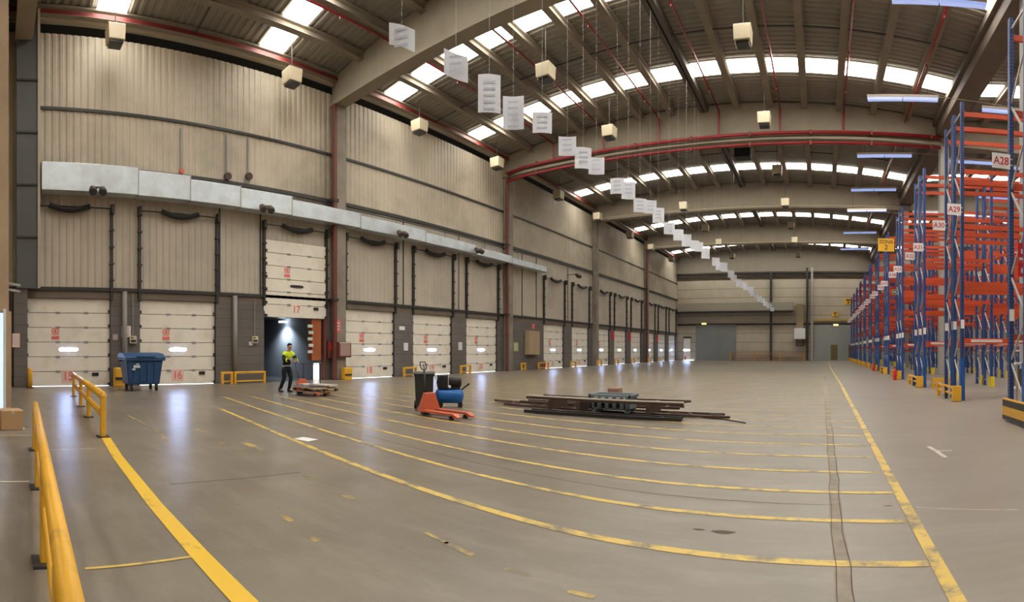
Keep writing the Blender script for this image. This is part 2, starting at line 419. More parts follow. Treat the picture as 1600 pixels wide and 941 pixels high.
for i, y in enumerate(BAYS):
    struct(arch(y, XW, XV), f'deep concrete roof beam across the open hall, {ords[i]} from the camera end', 'beam')
    struct(arch(y, XV+.01, XR), f'deep concrete roof beam over the racks, {ords[i]} from the camera end', 'beam')
# roof lights: a transverse strip of glowing sheets between the purlins
strips = [-10.4, 4.8, 12.3, 20.0, 27.25, 42.3, 57.5, 72.6]
wn = 1
for ys in strips:
    for c in (C1, C2):
        for i in range(-7, 7):
            if c == C2 and i > 2: continue
            xa, xb = c+2.03*i+0.2, c+2.03*(i+1)-0.2
            if i == -1: xb -= 0.1
            if i == 0: xa += 0.1
            mb = MB().hexa([(xa, ys-0.62, zr(xa)-0.06), (xb, ys-0.62, zr(xb)-0.06), (xb, ys+0.62, zr(xb)-0.06), (xa, ys+0.62, zr(xa)-0.06)],
                           [(xa, ys-0.62, zr(xa)-0.03), (xb, ys-0.62, zr(xb)-0.03), (xb, ys+0.62, zr(xb)-0.03), (xa, ys+0.62, zr(xa)-0.03)])
            o = mb.build(f'window_{wn}', M['sky']); wn += 1
            struct(o, 'glowing translucent roof light between two purlins', 'window', f'roof lights in the strip {ys:.0f} m along the hall')
# valley gutter beam and its columns
struct(MB().box(XV-0.55, XV+0.55, YB, YE, 14.45, 15.1).box(XV-0.75, XV+0.75, YB, YE, 15.1, 15.42).build('ceiling_beam', mat('dark valley beam', (0.15, 0.12, 0.095), 0.8, var=0.2)), 'dark heavy valley beam along the tops of the racks', 'beam')
for i, y in enumerate([1.2, 17.9, 31.6, 46.7, 60.6]):
    mb = MB().box(XV-0.28, XV+0.28, y-0.3, y+0.3, 0, 14.45)
    struct(mb.build('column', mat('pale concrete column', (0.42, 0.40, 0.37), 0.8, var=0.15), bevel=0.03), f'square concrete column standing among the racks, {ords[i]} from the camera end', 'column')

# ------------------------------------------------------------------ dock wall
D = [(15, 3.10), (16, 7.93), (17, 13.96), (18, 18.82), (19, 23.86), (20, 28.85), (21, 38.9), (22, 43.92), (23, 48.97), (24, 53.8), (25, 58.8), (26, 64.05), (27, 69.05), (28, 74.05)]
DW, DH = 3.55, 3.67
wl = empty('wall_dock'); struct(wl, 'long loading dock wall of beige corrugated sheet over grey blockwork', 'wall')
def corr_wall(y0, y1, z0, z1, x, m, name, parent):
    mb = MB(); pts = []; y = y0; p = 0.30
    while y < y1-1e-6:
        for a, b in ((0, 0), (0.10, 0), (0.14, 0.035), (0.26, 0.035)):
            if y+a < y1: pts.append((y+a, b*0.7))
        y += p
    pts.append((y1, 0))
    n = len(pts)
    vs = [(x+b, a, z0) for a, b in pts]+[(x+b, a, z1) for a, b in pts]
    mb.add(vs, [(i, i+1, n+i+1, n+i) for i in range(n-1)])
    o = mb.build(name, m, parent); s_ = o.modifiers.new('solid', 'SOLIDIFY'); s_.thickness = 0.03; s_.offset = -1
    return o
corr_wall(0.5, YE, 8.9, 14.62, XW-0.05, M['wall'], 'upper_cladding', wl)
corr_wall(0.5, YE, 4.1, 8.9, XW-0.05, M['lowwall'], 'middle_cladding', wl)
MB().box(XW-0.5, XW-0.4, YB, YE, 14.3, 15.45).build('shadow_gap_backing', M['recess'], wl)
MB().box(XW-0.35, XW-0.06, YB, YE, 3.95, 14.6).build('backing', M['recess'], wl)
MB().box(XW-0.3, XW+0.02, 0.5, YE, DH, 4.02).build('lintel_band', M['lintel'], wl)
MB().box(XW-0.05, XW+0.10, 0.5, YE, 3.98, 4.12).build('lintel_angle', M['dark'], wl)
edges = [0.5]+[v for n, c in D for v in (c-DW/2, c+DW/2)]+[YE]
for a, b in zip(edges[::2], edges[1::2]):
    MB().box(XW-0.35, XW+0.02, a, b, 0, DH).build('blockwork_pier', M['block'], wl)
MB().box(XW-0.02, XW+0.06, 1.9, YE, 11.45, 11.57).build('girt', M['dark'], wl)
MB().box(XW-0.02, XW+0.10, 1.9, YE, 9.02, 9.2).build('girt', M['dark'], wl)
MB().box(XW+0.10, XW+0.14, 1.9, YE, 8.84, 8.89).build('cable_rail', M['dark'], wl)
MB().box(XW-0.05, XW+0.25, YB, YE, 15.02, 15.12).build('ledge', M['ledge'], wl)
MB().box(XW+0.0, XW+0.5, YB, YE, 15.13, 15.2).box(XW+0.05, XW+0.2, YB, YE, 15.2, 15.5).box(XW+0.4, XW+0.5, YB, YE, 15.2, 15.3).build('red_eave_beam', mat('dark red eave steel', (0.19, 0.022, 0.020), 0.5, var=0.3), wl)
# vertical sheeting joints
for y in (9.9, 12.0, 21.3, 26.3, 33.9, 36.0, 41.4, 46.0):
    MB().box(XW-0.02, XW+0.02, y-0.03, y+0.03, 4.1, 8.9).build('sheet_joint', M['dark'], wl)

# sectional doors: one built, the rest copied
def make_door():
    root = empty('door_15', (XW-0.12, 0, 0))
    n = 6; ph = DH/n
    for k in range(n):
        MB().box(-0.05, 0.0, -DW/2, DW/2, k*ph+0.012, (k+1)*ph-0.012).build('door_panel', M['door'], root, bevel=0.012)
    s_ = MB()
    s_.box(-0.04, -0.03, -DW/2, DW/2, 0.0, DH)
    s_.build('door_core', M['seam'], root)
    h = MB()
    for k in range(1, n):
        for y in (-0.45, 0.75): h.box(0, 0.03, y-0.09, y+0.09, k*ph-0.045, k*ph+0.045)
    h.each('hinge', M['grey'], root)
    pts = [(0.44*math.cos(t)*(1 if abs(math.cos(t)) > .7 else 1), 1.53+0.095*math.sin(t)) for t in [j*PI/12 for j in range(24)]]
    sup = [(math.copysign(abs(math.cos(t))**0.45, math.cos(t))*0.39, 1.53+math.copysign(abs(math.sin(t))**0.6, math.sin(t))*0.07) for t in [j*PI/12 for j in range(24)]]
    f = MB().prism([(a*1.12, 1.53+(b-1.53)*1.35) for a, b in sup], 0, -0.01, 0.012).build('window_frame', M['door'], root)
    MB().prism(sup, 0, 0.0, 0.022).build('window_slit', M['slit'], root)
    MB().box(0, 0.05, 1.0, 1.28, 0.42, 0.56).build('handle', M['black'], root, bevel=0.01)
    # side rollers and vertical guides
    for s in (-1, 1):
        g = MB(); g.box(-0.02, 0.10, s*(DW/2+0.03)-0.045, s*(DW/2+0.03)+0.045, 0, 3.66).box(0.10, 0.26, s*(DW/2+0.03)-0.06, s*(DW/2+0.03)+0.06, 3.6, 7.5)
        for q in range(5): g.box(0.10, 0.32, s*(DW/2+0.03)-0.09, s*(DW/2+0.03)+0.09, 4.4+q*0.7, 4.47+q*0.7)
        g.each('guide_rail', M['dark'], root)
        r = MB()
        for k in range(n): r.box(0.0, 0.09, s*(DW/2-0.04)-0.05, s*(DW/2-0.04)+0.05, k*ph+0.02, k*ph+0.14)
        r.each('roller_bracket', M['dark'], root)
    # torsion shaft with drooping spring
    MB().tube([(0.32, -DW/2-0.1, 7.42), (0.32, DW/2+0.1, 7.42)], 0.03, 6).build('shaft', M['dark'], root)
    sp = [(0.32, -0.85+1.7*j/12, 7.46-0.18*math.sin(PI*j/12)) for j in range(13)]
    MB().tube(sp, 0.115, 8).build('torsion_spring', M['black'], root)
    for y in (-DW/2-0.05, DW/2+0.05):
        MB().box(0.08, 0.42, y-0.06, y+0.06, 7.22, 7.6).build('shaft_bracket', M['dark'], root)
    return root
d0 = make_door()
def sign_no_entry(parent, y, z, x=0.006, s=1.0):
    t = MB().box(x, x+0.006, y-0.17*s, y+0.17*s, z-0.28*s, z+0.28*s).build('warning_card', M['pinkcard'], parent)
    q = MB()
    ring = [(math.cos(a), math.sin(a)) for a in [j*PI/10 for j in range(20)]]
    for j in range(20):
        a, b = ring[j], ring[(j+1) % 20]; zc = z+0.09*s
        q.add([(x+0.009, y+a[0]*.15*s, zc+a[1]*.15*s), (x+0.009, y+b[0]*.15*s, zc+b[1]*.15*s), (x+0.009, y+b[0]*.11*s, zc+b[1]*.11*s), (x+0.009, y+a[0]*.11*s, zc+a[1]*.11*s)], [(0, 1, 2, 3)])
    q.box(x+0.006, x+0.010, y-0.16*s, y+0.16*s, z-0.24*s, z-0.12*s)
    q.box(x+0.006, x+0.010, y-0.05*s, y+0.05*s, z+0.02*s, z+0.16*s)
    q.build('red_symbol', M['redsoft'], t)
door_objs = [d0]+[copy_tree(d0) for _ in D[1:]]
for i, (num, c) in enumerate(D):
    d = door_objs[i]
    d.location = (XW-0.12, c, 0); d.name = f'door_{num}'
    if num == 17:      # raised above the open bay: lift what belongs to the leaf
        for ch in d.children:
            if ch.name.split('.')[0] in ('door_panel', 'door_core', 'hinge', 'window_slit', 'window_frame', 'handle', 'roller_bracket'): ch.location.z = 3.07; ch.location.x = 0.22
            if ch.name.split('.')[0] == 'window_slit': ch.material_slots[0].link = 'OBJECT'; ch.material_slots[0].material = M['dark']
    dz = 3.07 if num == 17 else 0
    t = None
    if i < 9:
        ox = 0.22 if num == 17 else 0
        bg = MB().box(ox+0.004, ox+0.008, -0.30, 0.26, 0.14+dz, 0.66+dz).build('number_card', M['pinkcard'] if num in (15, 16) else M['door'], d)
        text('door_number', str(num), 0.52, M['redsoft'] if num < 23 else M['redsoft'], (ox+0.014, -0.02, 0.40+dz), '+X', d, squash=0.85)
        sign_no_entry(d, -0.55, 2.2+dz, x=ox+0.006)
    struct(d, f'cream sectional dock door number {num}' + (', raised above the open dark bay' if num == 17 else ', closed'), 'door')
    if num != 17:
        gm = MB().box(-0.10, -0.02, -DW/2+0.05, DW/2-0.05, 0.001, 0.035 if num in (15, 18, 21, 24, 25) else 0.012)
        gm.build('daylight_gap', M['gap'], d)
for num, c in D[8:13]:
    if num in (24, 25, 27):
        tag(MB().box(XW+0.02, XW+0.06, c-DW/2-0.75, c-DW/2-0.05, 2.6, 3.5).build('red_sign', M['red']), 'small red square sign high on a pier between the far dock doors', 'sign', 'red pier signs')

# open bay 17: dark lined dock tunnel with one lamp
bay = empty('dock_tunnel', (XW-0.35, 13.96, 0)); struct(bay, 'dark grey lined dock tunnel behind the raised door', 'room')
MB().box(-7.0, -6.9, -1.78, 1.78, -0.02, 3.3).build('rear_panel', M['bay'], bay)
MB().box(-7.0, 0, -1.88, -1.78, -0.02, 3.3).build('side_panel', M['bay'], bay)
MB().box(-7.0, 0, 1.78, 1.88, -0.02, 3.3).build('side_panel', M['bay'], bay)
MB().box(-7.0, 0, -1.88, 1.88, 3.3, 3.4).build('tunnel_roof', M['dark'], bay)
MB().box(-7.0, 0, -1.78, 1.78, -0.03, 0.004).build('dock_leveller', M['dark'], bay)
MB().box(0.0, 0.34, 0.98, 1.55, 1.0, 3.05).build('orange_side_panel', mat('orange brown board', (0.42, 0.12, 0.04), 0.6, var=0.2), bay)
MB().box(0.30, 0.36, 1.10, 1.40, 0.02, 0.85).build('daylight_gap', emit('pale daylight', (0.95, 0.9, 0.95), 1.6), bay)
for k in range(5):
    MB().box(0.32, 0.38, 0.72+0.05*(k % 2), 1.0+0.05*(k % 2), 1.35+0.32*k, 1.5+0.32*k).build('reflector', M['reflect'], bay)
MB().box(0.3, 0.5, 1.62, 1.76, 0.0, 3.1).build('red_seal_post', M['rustred'], bay)
lm = MB().box(-3.5, -3.1, 1.35, 1.65, 3.06, 3.14).build('bay_lamp', M['lampcold'], bay)
ld = bpy.data.lights.new('bay_lamp_light', 'SPOT'); ld.energy = 300; ld.color = (0.7, 0.86, 1); ld.spot_size = 2.2; ld.spot_blend = 0.9; ld.shadow_soft_size = 0.1
lo = bpy.data.objects.new('bay_lamp_light', ld); col.objects.link(lo); lo.parent = bay; lo.location = (-3.3, 1.2, 3.0); lo.rotation_euler = (0.25, 0, 0)

# columns on the dock wall
for i, (y, c_) in enumerate(((16.37, 1), (31.6, 1), (46.7, 0), (61.9, 1))):
    r = empty('column', (XW, y, 0))
    MB().box(0.0, 0.45, -0.22, 0.38, 0, 13.95).build('shaft', M['col'], r, bevel=0.02)
    if c_:
        MB().box(0.30, 0.52, -0.44, -0.22, 0, 13.95).build('red_downpipe', M['rustred'], r, bevel=0.05)
        MB().box(0.26, 0.56, -0.5, -0.16, 9.0, 9.15).box(0.26, 0.56, -0.5, -0.16, 4.0, 4.12).each('pipe_clamp', M['dark'], r)
    struct(r, f'concrete column with {"a dull red downpipe" if c_ else "no pipe"} on the dock wall, {ords[i]} from the camera end', 'column')
# column at the near corner
r = empty('column', (XW, 0.9, 0))
MB().box(0, 0.5, -0.1, 0.45, 0, 4.0).build('block_base', M['block'], r)
MB().box(0, 0.6, 0.0, 0.85, 4.0, 15.2).build('clad_shaft', mat('grey cladding', (0.10, 0.105, 0.105), 0.5, var=0.15), r)
MB().box(0.5, 0.66, 0.85, 0.95, 4.0, 15.2).build('pale_edge_trim', M['ledge'], r)
for z in (6.0, 8.1, 10.2, 12.3): MB().box(0.55, 0.66, 0.0, 0.86, z, z+0.07).build('cladding_joint', M['dark'], r)
struct(r, 'grey clad corner column at the left end of the dock wall', 'column')

# galvanised duct along the wall, stepping down in section
du = empty('ventilation_duct', (XW, 0, 0)); tag(du, 'long pale galvanised duct running along the wall above the dock doors', 'duct')
segs = [(1.9, 5.9, 7.92, 9.05), (5.9, 8.2, 7.90, 8.95), (8.2, 10.6, 7.88, 8.80), (10.6, 13.3, 7.86, 8.75), (13.3, 17.5, 7.84, 8.58), (17.5, 22.4, 7.80, 8.48), (22.4, 27.2, 7.78, 8.36), (27.2, 31.4, 7.74, 8.24), (31.4, 36.4, 7.72, 8.14)]
for a, b, z0, z1 in segs:
    MB().box(0.12, 0.75, a, b-0.02, z0, z1).build('duct_section', M['galv'], du, bevel=0.015)
    MB().box(0.10, 0.77, b-0.03, b+0.01, z0-0.02, z1+0.02).build('duct_flange', M['brace'], du)
y = 4.0
while y < 36:
    MB().tube([(0.4, y, 9.1), (0.4, y, 8.1)], 0.012, 5).build('hanger_rod', M['dark'], du); y += 4.1
for i, (x, y) in enumerate(((152, 300), (415, 328), (627, 367), (747, 393), (902, 432))):
    p = (x-VX)/F; X = XW+1.0; Y = X/math.tan(p); d = math.hypot(X, Y); z = EYE+(HY-y)/F*d
    r = empty('spot_lamp_pair', (X, Y, z))
    MB().beam((-1.0 if i == 4 else -0.27, 0, 0.20), (-0.05, 0, 0.2), 0.05, 0.05).beam((-0.05, -0.25, 0.2), (-0.05, 0.25, 0.2), 0.05, 0.05).build('bracket', M['dark'], r)
    for s in (-1, 1):
        MB().tube([(-0.1, s*0.2, 0.16), (0.02, s*0.2, 0.12), (0.16, s*0.2, -0.02), (0.22, s*0.2, -0.08)], [0.07, 0.13, 0.17, 0.15], 12).build('lamp_head', M['darkwood'], r, smooth=True)
        MB().tube([(0.222, s*0.2, -0.082), (0.225, s*0.2, -0.085)], 0.13, 12).build('lamp_glass', M['glass'], r)
    tag(r, ['pair of brown round spot lamps under the duct above door 15', 'pair of brown round spot lamps under the duct left of the raised door', 'pair of round spot lamps under the duct between doors 18 and 19',
            'pair of round spot lamps under the duct between doors 19 and 20', 'dark pair of round spot lamps beyond the end of the duct'][i], 'lamp', 'spot lamps over the docks')
for i, (x, y0, y1) in enumerate(((283, 200, 268), (355, 210, 276), (388, 215, 276))):
    p = (x-VX)/F; X = XW+0.10; Y = X/math.tan(p); d = math.hypot(X, Y)
    za, zb = EYE+(HY-y0)/F*d, EYE+(HY-y1)/F*d
    r = empty('wall_sounder', (X, Y, zb))
    MB().box(-0.14, 0.0, -0.03, 0.03, 0, za-zb).build('conduit', M['grey'], r)
    MB().tube([(-0.02, 0, 0), (0.14, 0, -0.02)], 0.10 if i == 0 else 0.17, 12).build('sounder', M['redsoft'] if i == 0 else M['darkwood'], r)
    tag(r, ['small red sounder at the foot of a conduit on the upper wall', 'round brown bell under a conduit, left of the pair on the upper wall', 'round brown bell under a conduit, right of the pair on the upper wall'][i], 'alarm')

# things on the piers
def card(x, y, w, h, m, name, label, cat='sign', lines=True, X=XW+0.03, extra=None):
    p = (x-VX)/F; Y = X/math.tan(p); d = math.hypot(X, Y); z = EYE+(HY-y)/F*d
    ww, hh = w*d/F, h*d/F
    r = empty(name, (X, Y, z))
    MB().box(0, 0.02, -ww/2, ww/2, -hh/2, hh/2).build('plate', m, r, bevel=0.004)
    if lines:
        q = MB()
        for k in range(3): q.box(0.02, 0.023, -ww*0.36, ww*0.36, hh*(0.25-0.25*k)-hh*0.05, hh*(0.25-0.25*k)+hh*0.05)
        q.build('print', M['ink'] if not extra else extra, r)
    return tag(r, label, cat)
card(197, 514, 15, 9, M['white'], 'notice', 'white notice card, upper of the two on the pier beside door 15', extra=M['redsoft'])
card(197, 523, 15, 8, M['white'], 'notice', 'white notice card, lower of the two on the pier beside door 15', extra=M['redsoft'])
card(25, 532, 12, 22, M['pinkcard'], 'notice', 'tall pale notice on the corner column left of door 15', X=XW+0.53)
card(180, 527, 9, 10, mat('tan card', (.33, .25, .19), .7), 'notice', 'small tan notice on the block pier right of door 15')
card(392, 537, 7, 6, M['white'], 'notice', 'small white notice under the control box by the raised door')
card(628, 513, 12, 6, M['white'], 'notice', 'white plate on the pier between doors 18 and 19', lines=False)
card(634, 542, 9, 12, M['white'], 'notice', 'white notice on the pier between doors 18 and 19, below the plate')
card(719, 541, 9, 12, M['white'], 'notice', 'white notice on the pier between doors 19 and 20')
card(527, 510, 12, 20, M['redsoft'], 'notice', 'faded red notice strip on the column right of the raised door', X=XW+0.46)
card(806, 542, 13, 14, mat('green yellow card', (.42, .46, .16), .7), 'notice', 'green and yellow notice on the wall before the plywood cabinet')
card(833, 510, 8, 8, M['redsoft'], 'notice', 'small red notice above the plywood cabinet', lines=False)
for x, y, lb in ((207, 531, 'cream control box on the pier between doors 15 and 16'), (397, 531, 'cream control box on the pier left of the raised door')):
    p = (x-VX)/F; X = XW+0.03; Y = X/math.tan(p); d = math.hypot(X, Y); z = EYE+(HY-y)/F*d
    r = empty('control_box', (X, Y, z)); MB().box(0, 0.14, -0.15, 0.15, -0.16, 0.16).build('housing', M['cream'], r, bevel=0.015)
    MB().box(0.14, 0.15, -0.11, 0.11, -0.11, 0.0).box(0.14, 0.15, -0.1, 0.0, 0.05, 0.11).build('button_plate', M['dark'], r)
    MB().tube([(0.05, 0, 0.16), (0.05, 0, 3.9-z)], 0.02, 6).build('conduit', M['grey'], r)
    tag(r, lb, 'control box')
# grey pipes up the piers
for y, lb in ((5.45, 'grey vertical pipe on the pier between doors 15 and 16'), (10.6, 'grey vertical pipe on the wide pier left of the raised door')):
    tag(MB().tube([(XW+0.14, y, 0), (XW+0.14, y, 3.98)], 0.11, 10).build('downpipe', mat('grey pipe', (0.25, 0.23, 0.21), 0.5), smooth=True), lb, 'pipe')
# red hose cabinet on first column
r = empty('fire_hose_cabinet', (XW+0.45, 16.5, 1.5)); tag(r, 'red framed fire hose cabinet on the column right of the raised door', 'cabinet')
MB().box(0, 0.22, -0.38, 0.42, -0.36, 0.42).build('body', M['rustred'], r, bevel=0.02)
MB().box(0.22, 0.235, -0.3, 0.34, -0.28, 0.34).build('glazed_front', mat('pinkish grey front', (0.42, 0.27, 0.24), 0.3), r)
MB().box(0.235, 0.245, -0.36, 0.40, 0.36, 0.40).build('top_trim', M['white'], r)
r = empty('fire_hose_cabinet', (XW+0.05, 15.95, 1.6)); tag(r, 'small dark red hose box beside the raised door', 'cabinet')
MB().box(0, 0.2, -0.16, 0.14, -0.5, 0.4).build('body', M['rustred'], r, bevel=0.02)
MB().box(0.2, 0.21, -0.12, 0.1, -0.1, 0.3).build('front_label', M['red'], r)
# plywood cabinet
r = empty('plywood_cabinet', (XW+0.02, 35.1, 1.15)); tag(r, 'brown plywood wall cabinet between doors 20 and 21', 'cabinet')
MB().box(0, 0.4, -0.85, 0.75, 0, 1.85).build('body', M['ply'], r, bevel=0.02)
MB().box(0.4, 0.415, -0.8, -0.06, 0.05, 1.8).build('door_leaf', M['ply'], r); MB().box(0.4, 0.415, -0.04, 0.7, 0.05, 1.8).build('door_leaf', M['ply'], r)
def extinguisher(loc, label):
    r = empty('fire_extinguisher', loc); tag(r, label, 'fire extinguisher')
    MB().tube([(0, 0, 0), (0, 0, 0.03), (0, 0, 0.48), (0, 0, 0.55), (0, 0, 0.58)], [0.08, 0.09, 0.09, 0.05, 0.03], 14).build('cylinder_body', M['red'], r, smooth=True)
    MB().tube([(0, 0, 0.57), (0, 0, 0.63)], 0.02, 8).beam((-0.06, 0, 0.64), (0.07, 0, 0.66), 0.03, 0.02).build('valve_lever', M['black'], r)
    MB().tube([(0.02, 0, 0.6), (0.12, 0, 0.55), (0.11, 0, 0.2)], 0.012, 6).build('hose', M['black'], r)
extinguisher((XW+0.3, 36.75, 0.0), 'red fire extinguisher on the floor left of door 21')
extinguisher((-20.2, 75.9, 0.0), 'red fire extinguisher in the far corner by the end wall')

# yellow impact barriers at the piers
def barrier(yc, w, label, h=0.5, x=XW+0.55, solid=False):
    r = empty('impact_barrier', (x, yc, 0)); tag(r, label, 'barrier', 'yellow barriers along the dock doors')
    if solid:
        MB().box(-0.15, 0.15, -w/2, w/2, 0, h).build('block', M['yellow'], r, bevel=0.03)
        MB().box(0.15, 0.17, -w/2+0.03, w/2-0.03, h*0.35, h*0.5).build('dark_band', M['dark'], r)
        return
    for s in (-1, 1): MB().box(-0.06, 0.06, s*w/2-0.05, s*w/2+0.05, 0, h).build('post', M['yellow'], r, bevel=0.01)
    MB().beam((0, -w/2-0.06, h), (0, w/2+0.06, h), 0.13, 0.10).build('top_rail', M['yellow'], r, bevel=0.02)
    MB().beam((0, -w/2, 0.12), (0, w/2, 0.12), 0.08, 0.06).build('lower_rail', M['yellow'], r)
barrier(11.15, 1.5, 'low yellow barrier on the wide pier left of the raised door')
barrier(10.0, 0.45, 'short yellow barrier just right of door 16', h=0.5)
barrier(21.3, 0.95, 'low yellow barrier between doors 18 and 19')
barrier(26.35, 0.95, 'low yellow barrier between doors 19 and 20')
barrier(36.2, 1.5, 'low yellow barrier left of door 21')
barrier(41.4, 0.9, 'low yellow barrier between doors 21 and 22')
barrier(46.45, 0.9, 'low yellow barrier between doors 22 and 23', x=XW+0.8)
barrier(51.4, 0.9, 'low yellow barrier between doors 23 and 24')
barrier(56.3, 0.9, 'low yellow barrier between doors 24 and 25')
barrier(61.4, 0.9, 'low yellow barrier between doors 25 and 26', x=XW+0.8)
barrier(66.5, 0.9, 'low yellow barrier between doors 26 and 27')
barrier(33.2, 0.5, 'small yellow barrier past the second dock column')
barrier(16.55, 0.5, 'yellow block guard at the foot of the column right of the raised door', h=0.62, x=XW+0.75, solid=True)
barrier(5.15, 0.45, 'yellow block guard behind the blue waste container', h=0.78, x=XW+0.4, solid=True)
r = empty('bollard', (XW+0.85, 1.42, 0)); tag(r, 'yellow bollard at the left edge of door 15', 'bollard')
MB().tube([(0, 0, 0), (0, 0, 0.74), (0, 0, 0.8)], [0.1, 0.1, 0.07], 12).build('post', M['yellow'], r, smooth=True); MB().box(-0.14, 0.14, -0.14, 0.14, 0, 0.02).build('base_plate', M['dark'], r)

# ------------------------------------------------------------------ near left corner block with doorway, walls out of sight
bl = empty('wall_left', (-11.5, 0, 0)); struct(bl, 'tan rendered end of the corner block at the left edge', 'wall')
MB().box(-9.9, 0, -6, -0.20, 0, 15.2).box(-9.9, 0, -0.2, 0.32, 2.35, 15.2).box(-9.9, 0, 0.22, 0.38, 0, 2.35).build('rendered_wall', M['tanwall'], bl)
MB().box(-0.6, -0.5, -0.2, 0.22, 0, 2.35).build('doorway_daylight', emit('doorway daylight', (0.5, 0.66, 0.95), 0.9), bl)
MB().box(0.0, 0.05, 0.20, 0.26, 0, 2.4).build('door_post', M['white'], bl)
for z in (2.95, 3.1): MB().beam((0.1, -0.5, z), (-1.5, 0.62, z), 0.08, 0.05).each('cable_tray', M['grey'], bl)
# closing walls; through the back: closing walls
struct(MB().box(-30, XR, YB-0.3, YB, 0, 16.5).build('wall_back', M['wall']), 'beige wall behind the camera', 'wall')
struct(MB().box(XR, XR+0.3, YB, YE, 0, 16.5).build('wall_right', M['wall']), 'beige wall beyond the racks', 'wall')
struct(MB().box(-30, XW-0.36, YB, 0.4, 0, 16.5).build('wall_corner', M['tanwall']), 'tan wall continuing behind the corner column', 'wall')

# ------------------------------------------------------------------ end wall
ew = empty('wall_end', (0, YE, 0)); struct(ew, 'far end wall of beige horizontal panels', 'wall')
MB().box(XW-0.4, XR, 0.05, 0.4, 0, 16.6).build('panelling', banded('beige horizontal panels', (0.47, 0.41, 0.31), (0.17, 0.135, 0.09), 2, 1.32, 0.05, 0.6, 0.18), ew)
MB().box(XW, XV, -0.35, 0.05, 12.75, 12.95).build('truss_rail', M['dark'], ew)
MB().box(XW, XV, -0.35, 0.05, 12.3, 12.4).build('truss_rail', M['dark'], ew)
MB().box(XW, XV, -0.2, 0.04, 13.0, 16.4).build('gable_panel', mat('gable grey', (0.24, 0.205, 0.155), 0.7, var=0.1), ew)
MB().box(XW, -4.2, -0.8, 0.05, 7.25, 8.5).build('end_duct', mat('beige duct', (0.36, 0.325, 0.26), 0.5, var=0.1), ew, bevel=0.03)
MB().box(XW, -4.2, -0.9, -0.1, 7.0, 7.25).build('duct_underside_shade', M['dark'], ew)  # dark strip stands in for the shade on the duct's underside
MB().box(-3.75, -2.75, -0.8, 0.05, 4.7, 8.2).build('down_duct', mat('tan duct', (0.27, 0.21, 0.12), 0.5), ew)
MB().box(XW, 5.1, -0.1, 0.06, 5.2, 5.45).build('transom_rail', M['dark'], ew)
MB().box(XW+2.9, -12.7, -0.12, 0.05, 0, 5.3).build('sliding_door', M['greydoor'], ew)
MB().box(-1.2, 4.9, -0.12, 0.05, 0, 5.2).build('sliding_door', mat('pale grey door', (0.30, 0.31, 0.29), 0.5, var=0.12), ew)
MB().box(-1.2, 4.9, -0.3, -0.05, 5.75, 6.0).build('yellow_lifting_beam', mat('dull yellow', (0.42, 0.32, 0.05), 0.6), ew)
for a, b in ((1.2, 2.2), (3.8, 4.9)): MB().box(a, b, -0.16, -0.1, 0.1, 2.3).build('brown_patch', M['brown'], ew)
for x in (-7.5, -2.2, -1.5): MB().box(x-0.15, x+0.15, -0.4, 0.05, 0, 12.9 if x == -7.5 else 13.5).build('mullion_post', M['dark'] if x != -1.5 else M['brace'], ew)
for z in (0.35, 0.8, 1.1): MB().box(-13.5, -2.6, -0.75, -0.6, z-0.05, z+0.05).build('foot_rail', mat('rusty rail', (0.34, 0.14, 0.06), 0.6), ew)
for x in (-13.4, -9.8, -6.2, -2.7): MB().box(x-0.1, x+0.1, -0.78, -0.55, 0, 1.15).build('rail_post', mat('rusty yellow', (0.5, 0.26, 0.04), 0.6), ew)
r = empty('heater_unit', (-3.25, YE-1.0, 3.1)); tag(r, 'white boxy air heater under the tan duct on the end wall', 'heater')
MB().box(-0.8, 0.8, -0.4, 0.9, 0, 1.55).build('casing', M['white'], r, bevel=0.04)
MB().box(-0.55, -0.45, -0.2, 0.9, -1.0, 0).box(0.45, 0.55, -0.2, 0.9, -1.0, 0).box(-0.55, 0.55, -0.2, -0.1, -1.0, -0.9).each('support_bar', M['dark'], r)
r = empty('door_29', (-20.1, YE, 0)); struct(r, 'narrow pale dock door in the end wall corner', 'door')
MB().box(-0.55, 0.45, -0.1, 0.02, 0, 3.3).build('leaf', M['door'], r); MB().box(-0.55, 0.35, -0.12, -0.1, 1.43, 1.6).build('window_slit', M['slit'], r)
MB().box(-0.6, 0.6, -0.15, 0.02, 3.3, 3.55).build('header', M['dark'], r); MB().box(-0.55, 1.0, -0.14, -0.1, 0.0, 0.05).build('daylight_gap', M['gap'], r)
for x, y, w, h, lb in ((1325.5, 471, 12, 9, 'yellow sign higher on the end wall beside the racks'), (1305, 491, 9, 7, 'yellow sign lower on the end wall above the grey door')):
    p = (x-VX)/F; Y = YE-0.1; X = Y*math.tan(p); d = Y/math.cos(p); z = EYE+(HY-y)/F*d; w, h = w*d/F/2, h*d/F/2
    o = MB().box(-w, w, 0, 0.05, -h, h).build('zone_sign', M['signyellow'], loc=(X, YE+0.0-0.02, z)); tag(o, lb, 'sign')
    MB().box(-w*.6, w*.6, -0.01, 0, 0.1, h*.7).box(-w*.2, w*.2, -0.01, 0, -h*.7, 0).build('print', M['dark'], o)
for x, y, lb in ((1100, 506, 'yellow green exit lamp over the left grey sliding door'), (1306, 508, 'yellow green exit lamp over the right grey door')):
    p = (x-VX)/F; Y = YE-0.2; X = Y*math.tan(p); d = Y/math.cos(p); z = EYE+(HY-y)/F*d
    r = empty('exit_lamp', (X, Y, z)); MB().box(-0.4, 0.4, 0, 0.1, -0.17, 0.17).build('housing', M['grey'], r); MB().box(-0.36, 0.36, -0.02, 0, -0.12, 0.12).build('diffuser', M['exitlamp'], r)
    tag(r, lb, 'lamp')

